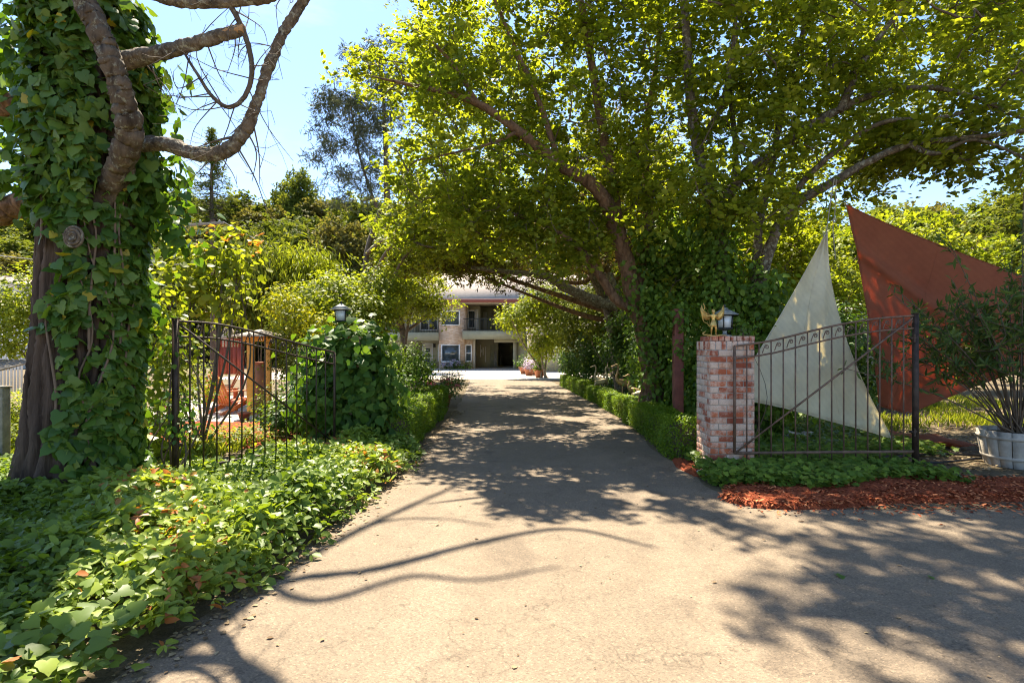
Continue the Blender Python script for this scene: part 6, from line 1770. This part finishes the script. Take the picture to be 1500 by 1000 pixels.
grow(sk, cs, m, r0=.02, k=.014, sides=4)
adopt(m.build('trunk', bark_m, smooth=True), pn)
f = MB(); clump_leaves(f, cs, 110, .75, .44, SLIM, up=0, flat=.7, wide=.5); adopt(f.build('crown', pine_m), pn)

# hillside prototypes: copies share their meshes
def proto(kind, i):
    if kind == 'oak':
        cr = [(0, 0, 5.2, 3.2, 3.2, 2.2), (1.8, .6, 4.4, 2.2, 2.2, 1.6), (-2.0, -.4, 4.6, 2.2, 2.2, 1.7), (.4, 0, 7.2, 2.0, 2.0, 1.4), (0, -1.5, 3.2, 2.4, 1.6, 1.4)]
        return big_tree('oak_tree', '', (300 + i * 30, -40), 9, cr, 300, [oak_m, olive_m, oak_m][i % 3], .27, .72, 110, .28, fork=6)
    if kind == 'conifer':
        g = empty('conifer', (300 + i * 30, -40, 0), '', 'tree'); O = np.array([300 + i * 30, -40, 0.]); m = MB(); m.tube([O + [0, 0, -.5], O + [0, 0, 16]], [.28, .03], 8); cs = []; rg = np.random.default_rng(i)
        for k in range(430):
            z = 1.5 + 14.5 * rg.random() ** 1.15; r = (16.4 - z) * .25 * rg.uniform(.3, 1); a = rg.random() * 6.28; cs.append(O + [r * cos(a), r * sin(a), z - r * .25])
            m.tube([O + [0, 0, z], cs[-1]], [.035, .01], 4, cap=False)
        adopt(m.build('trunk', bark_m), g); f = MB(); cs = np.array(cs); clump_leaves(f, cs, 40, .12 + .022 * (16.6 - cs[:, 2]), .22, SLIM, up=.1, flat=.5, wide=.7); adopt(f.build('crown', oak_m), g)
        return g
protos = {('oak', i): proto('oak', i) for i in range(3)}
protos[('conifer', 0)] = proto('conifer', 0)
used_p = set()
HT = {'oak': 9.7, 'conifer': 16.2}
def plant_tree(px, ptop, d, key, wf, label, rot):
    o = protos[key]
    if key in used_p: o = copy_tree(o)
    used_p.add(key)
    x = (px - CX) / FPX * d; z = float(H(x, d)) ; top = HC - (ptop - CY) / FPX * d
    s = (top - z) / HT[key[0]]
    o.location = (x, d, z - .2); o.scale = (s * wf, s * wf, s); o.rotation_euler = (0, 0, rot)
    o['label'] = label; o['category'] = 'tree'; o['group'] = 'trees on the wooded hillside'
O_, Lv, C_ = ('oak', 0), ('oak', 1), ('oak', 2); N0 = ('conifer', 0)
hill = [
 (310, 182, 80, N0, 1.1, 'narrow conifer with spire top under the dead curved limb'),
 (432, 226, 92, C_, .58, 'round topped green tree standing highest against the sky'),
 (262, 262, 95, O_, .9, 'broad hillside tree next to the ivy trunk under the curved limb'),
 (345, 268, 88, O_, 1.0, 'rounded tree just beyond the narrow conifer'),
 (385, 290, 84, Lv, 1.0, 'hillside oak between conifer and highest round tree'),
 (475, 272, 90, Lv, .9, 'hillside oak under the highest round tree'),
 (520, 292, 86, O_, 1.0, 'dull olive hillside oak left of the tall pine trunk'),
 (498, 296, 58, Lv, .66, 'big olive brown tree with pale dead trunk before the pine'),
 (440, 345, 60, Lv, .8, 'low olive tree above the drooping garden plants'),
 (545, 258, 70, O_, .75, 'greyish tree directly behind the pine trunk'),
 (390, 352, 56, O_, .9, 'dark lower tree just past the utility pole wires'),
 (335, 345, 54, C_, .9, 'green tree behind the utility pole crossarm'),
 (270, 330, 58, O_, 1.0, 'shaded tree between ivy trunk and utility pole'),
 (285, 276, 100, O_, 1.3, 'broad ridge tree just past the hanging ivy'),
 (355, 284, 104, Lv, 1.3, 'ridge tree behind the narrow conifer on its far side'),
 (405, 288, 100, O_, 1.3, 'ridge tree between the conifer and the highest round tree'),
 (500, 282, 102, O_, 1.3, 'ridge tree between highest round tree and pine'),
 (548, 288, 98, Lv, 1.3, 'ridge tree whose crown meets the pine trunk'),
 (605, 300, 90, O_, 1.3, 'ridge tree showing just past the pine trunk'),
 (300, 305, 64, Lv, 1.0, 'olive hillside tree just above the utility pole crossarm'),
 (235, 285, 85, O_, 1.1, 'hillside tree peeking past the hanging ivy edge'),
 (360, 320, 66, O_, 1.0, 'hillside tree in the middle of the wooded slope'),
 (445, 318, 66, C_, .9, 'darker tree on the slope below the highest round tree'),
 (545, 305, 62, O_, 1.0, 'rounded oak at the foot of the pine trunk'),
 (-60, 300, 90, O_, 1.3, 'hillside tree beyond the white house at the frame edge'),
 (20, 300, 95, C_, 1.3, 'dark hillside tree high above the white house'),
 (215, 320, 60, O_, 1.0, 'hillside tree mostly behind the hanging ivy'),
 (30, 328, 66, O_, 1.1, 'tree showing above the distant white house'),
 (-20, 340, 60, Lv, 1.0, 'tree at the picture edge above the tan roof'),
 (70, 300, 80, C_, 1.0, 'hillside tree behind the bare edge of the ivy trunk'),
 (590, 330, 60, C_, .9, 'green tree behind the airy yellow green tree'),
 (575, 285, 92, O_, 1.0, 'far hillside tree between the pine and the yellow green tree'),
 (470, 305, 70, C_, .9, 'dark green tree in front of the olive hillside oaks'),
 (408, 300, 74, O_, .9, 'hillside tree below and before the highest round tree'),
 (640, 300, 64, O_, 1.0, 'tree rising behind the house wing roof'),
 (700, 330, 72, Lv, 1.1, 'tree behind the ridge of the main roof'),
 (770, 320, 74, O_, 1.1, 'tree behind the balcony end of the roof'),
 (850, 330, 70, C_, 1.1, 'tree behind the garage wing roof'),
 (930, 350, 60, O_, 1.0, 'tree beyond the garage behind the cedar'),
 (1180, 330, 52, C_, .9, 'tree beyond the shed behind the white sail'),
 (1240, 300, 60, O_, .9, 'tree beyond the shed between the two sails'),
 (1300, 272, 62, O_, .85, 'grey green oak above the red sail peak'),
 (1335, 268, 66, Lv, .8, 'sparse oak whose top touches the long leaning limb'),
 (1392, 298, 95, O_, 1.0, 'farthest hillside tree in the sky gap'),
 (1425, 300, 72, C_, .9, 'bright green tree below the sky gap'),
 (1378, 330, 50, C_, .8, 'yellow green tree along the red sail edge'),
 (1475, 272, 80, O_, .9, 'hillside tree behind the brown house roof'),
 (1530, 240, 74, O_, 1.0, 'tall hillside tree at the frame edge behind the brown house'),
 (1460, 385, 44, O_, .8, 'low tree hiding the foot of the brown house'),
 (1330, 345, 46, O_, .8, 'rounded tree just over the red sail slope'),
 (1540, 330, 46, C_, 1.0, 'tree beyond the oleander at the frame edge'),
]
for k, (px, pt, d, key, wf, lb) in enumerate(hill): plant_tree(px, pt, d, key, wf * 1.2, lb, k * 1.7)
# far wooded ridge that reads as one mass
f = MB(); cs = []
rg = np.random.default_rng(12)
for k in range(1500):
    y = rg.uniform(88, 168); x = rg.uniform(-1.05, 1.05) * y * 1.0
    cs.append((x, y, float(H(x, y)) + rg.uniform(1.5, 8)))
clump_leaves(f, np.array(cs), 34, 2.3, 1.0, LEAF4, cv=.3)
tag(f.build('ridge_woods', oak_m), 'far wooded ridge closing the view behind the house', 'woods', kind='stuff')
hl = bpy.data.objects['ground']
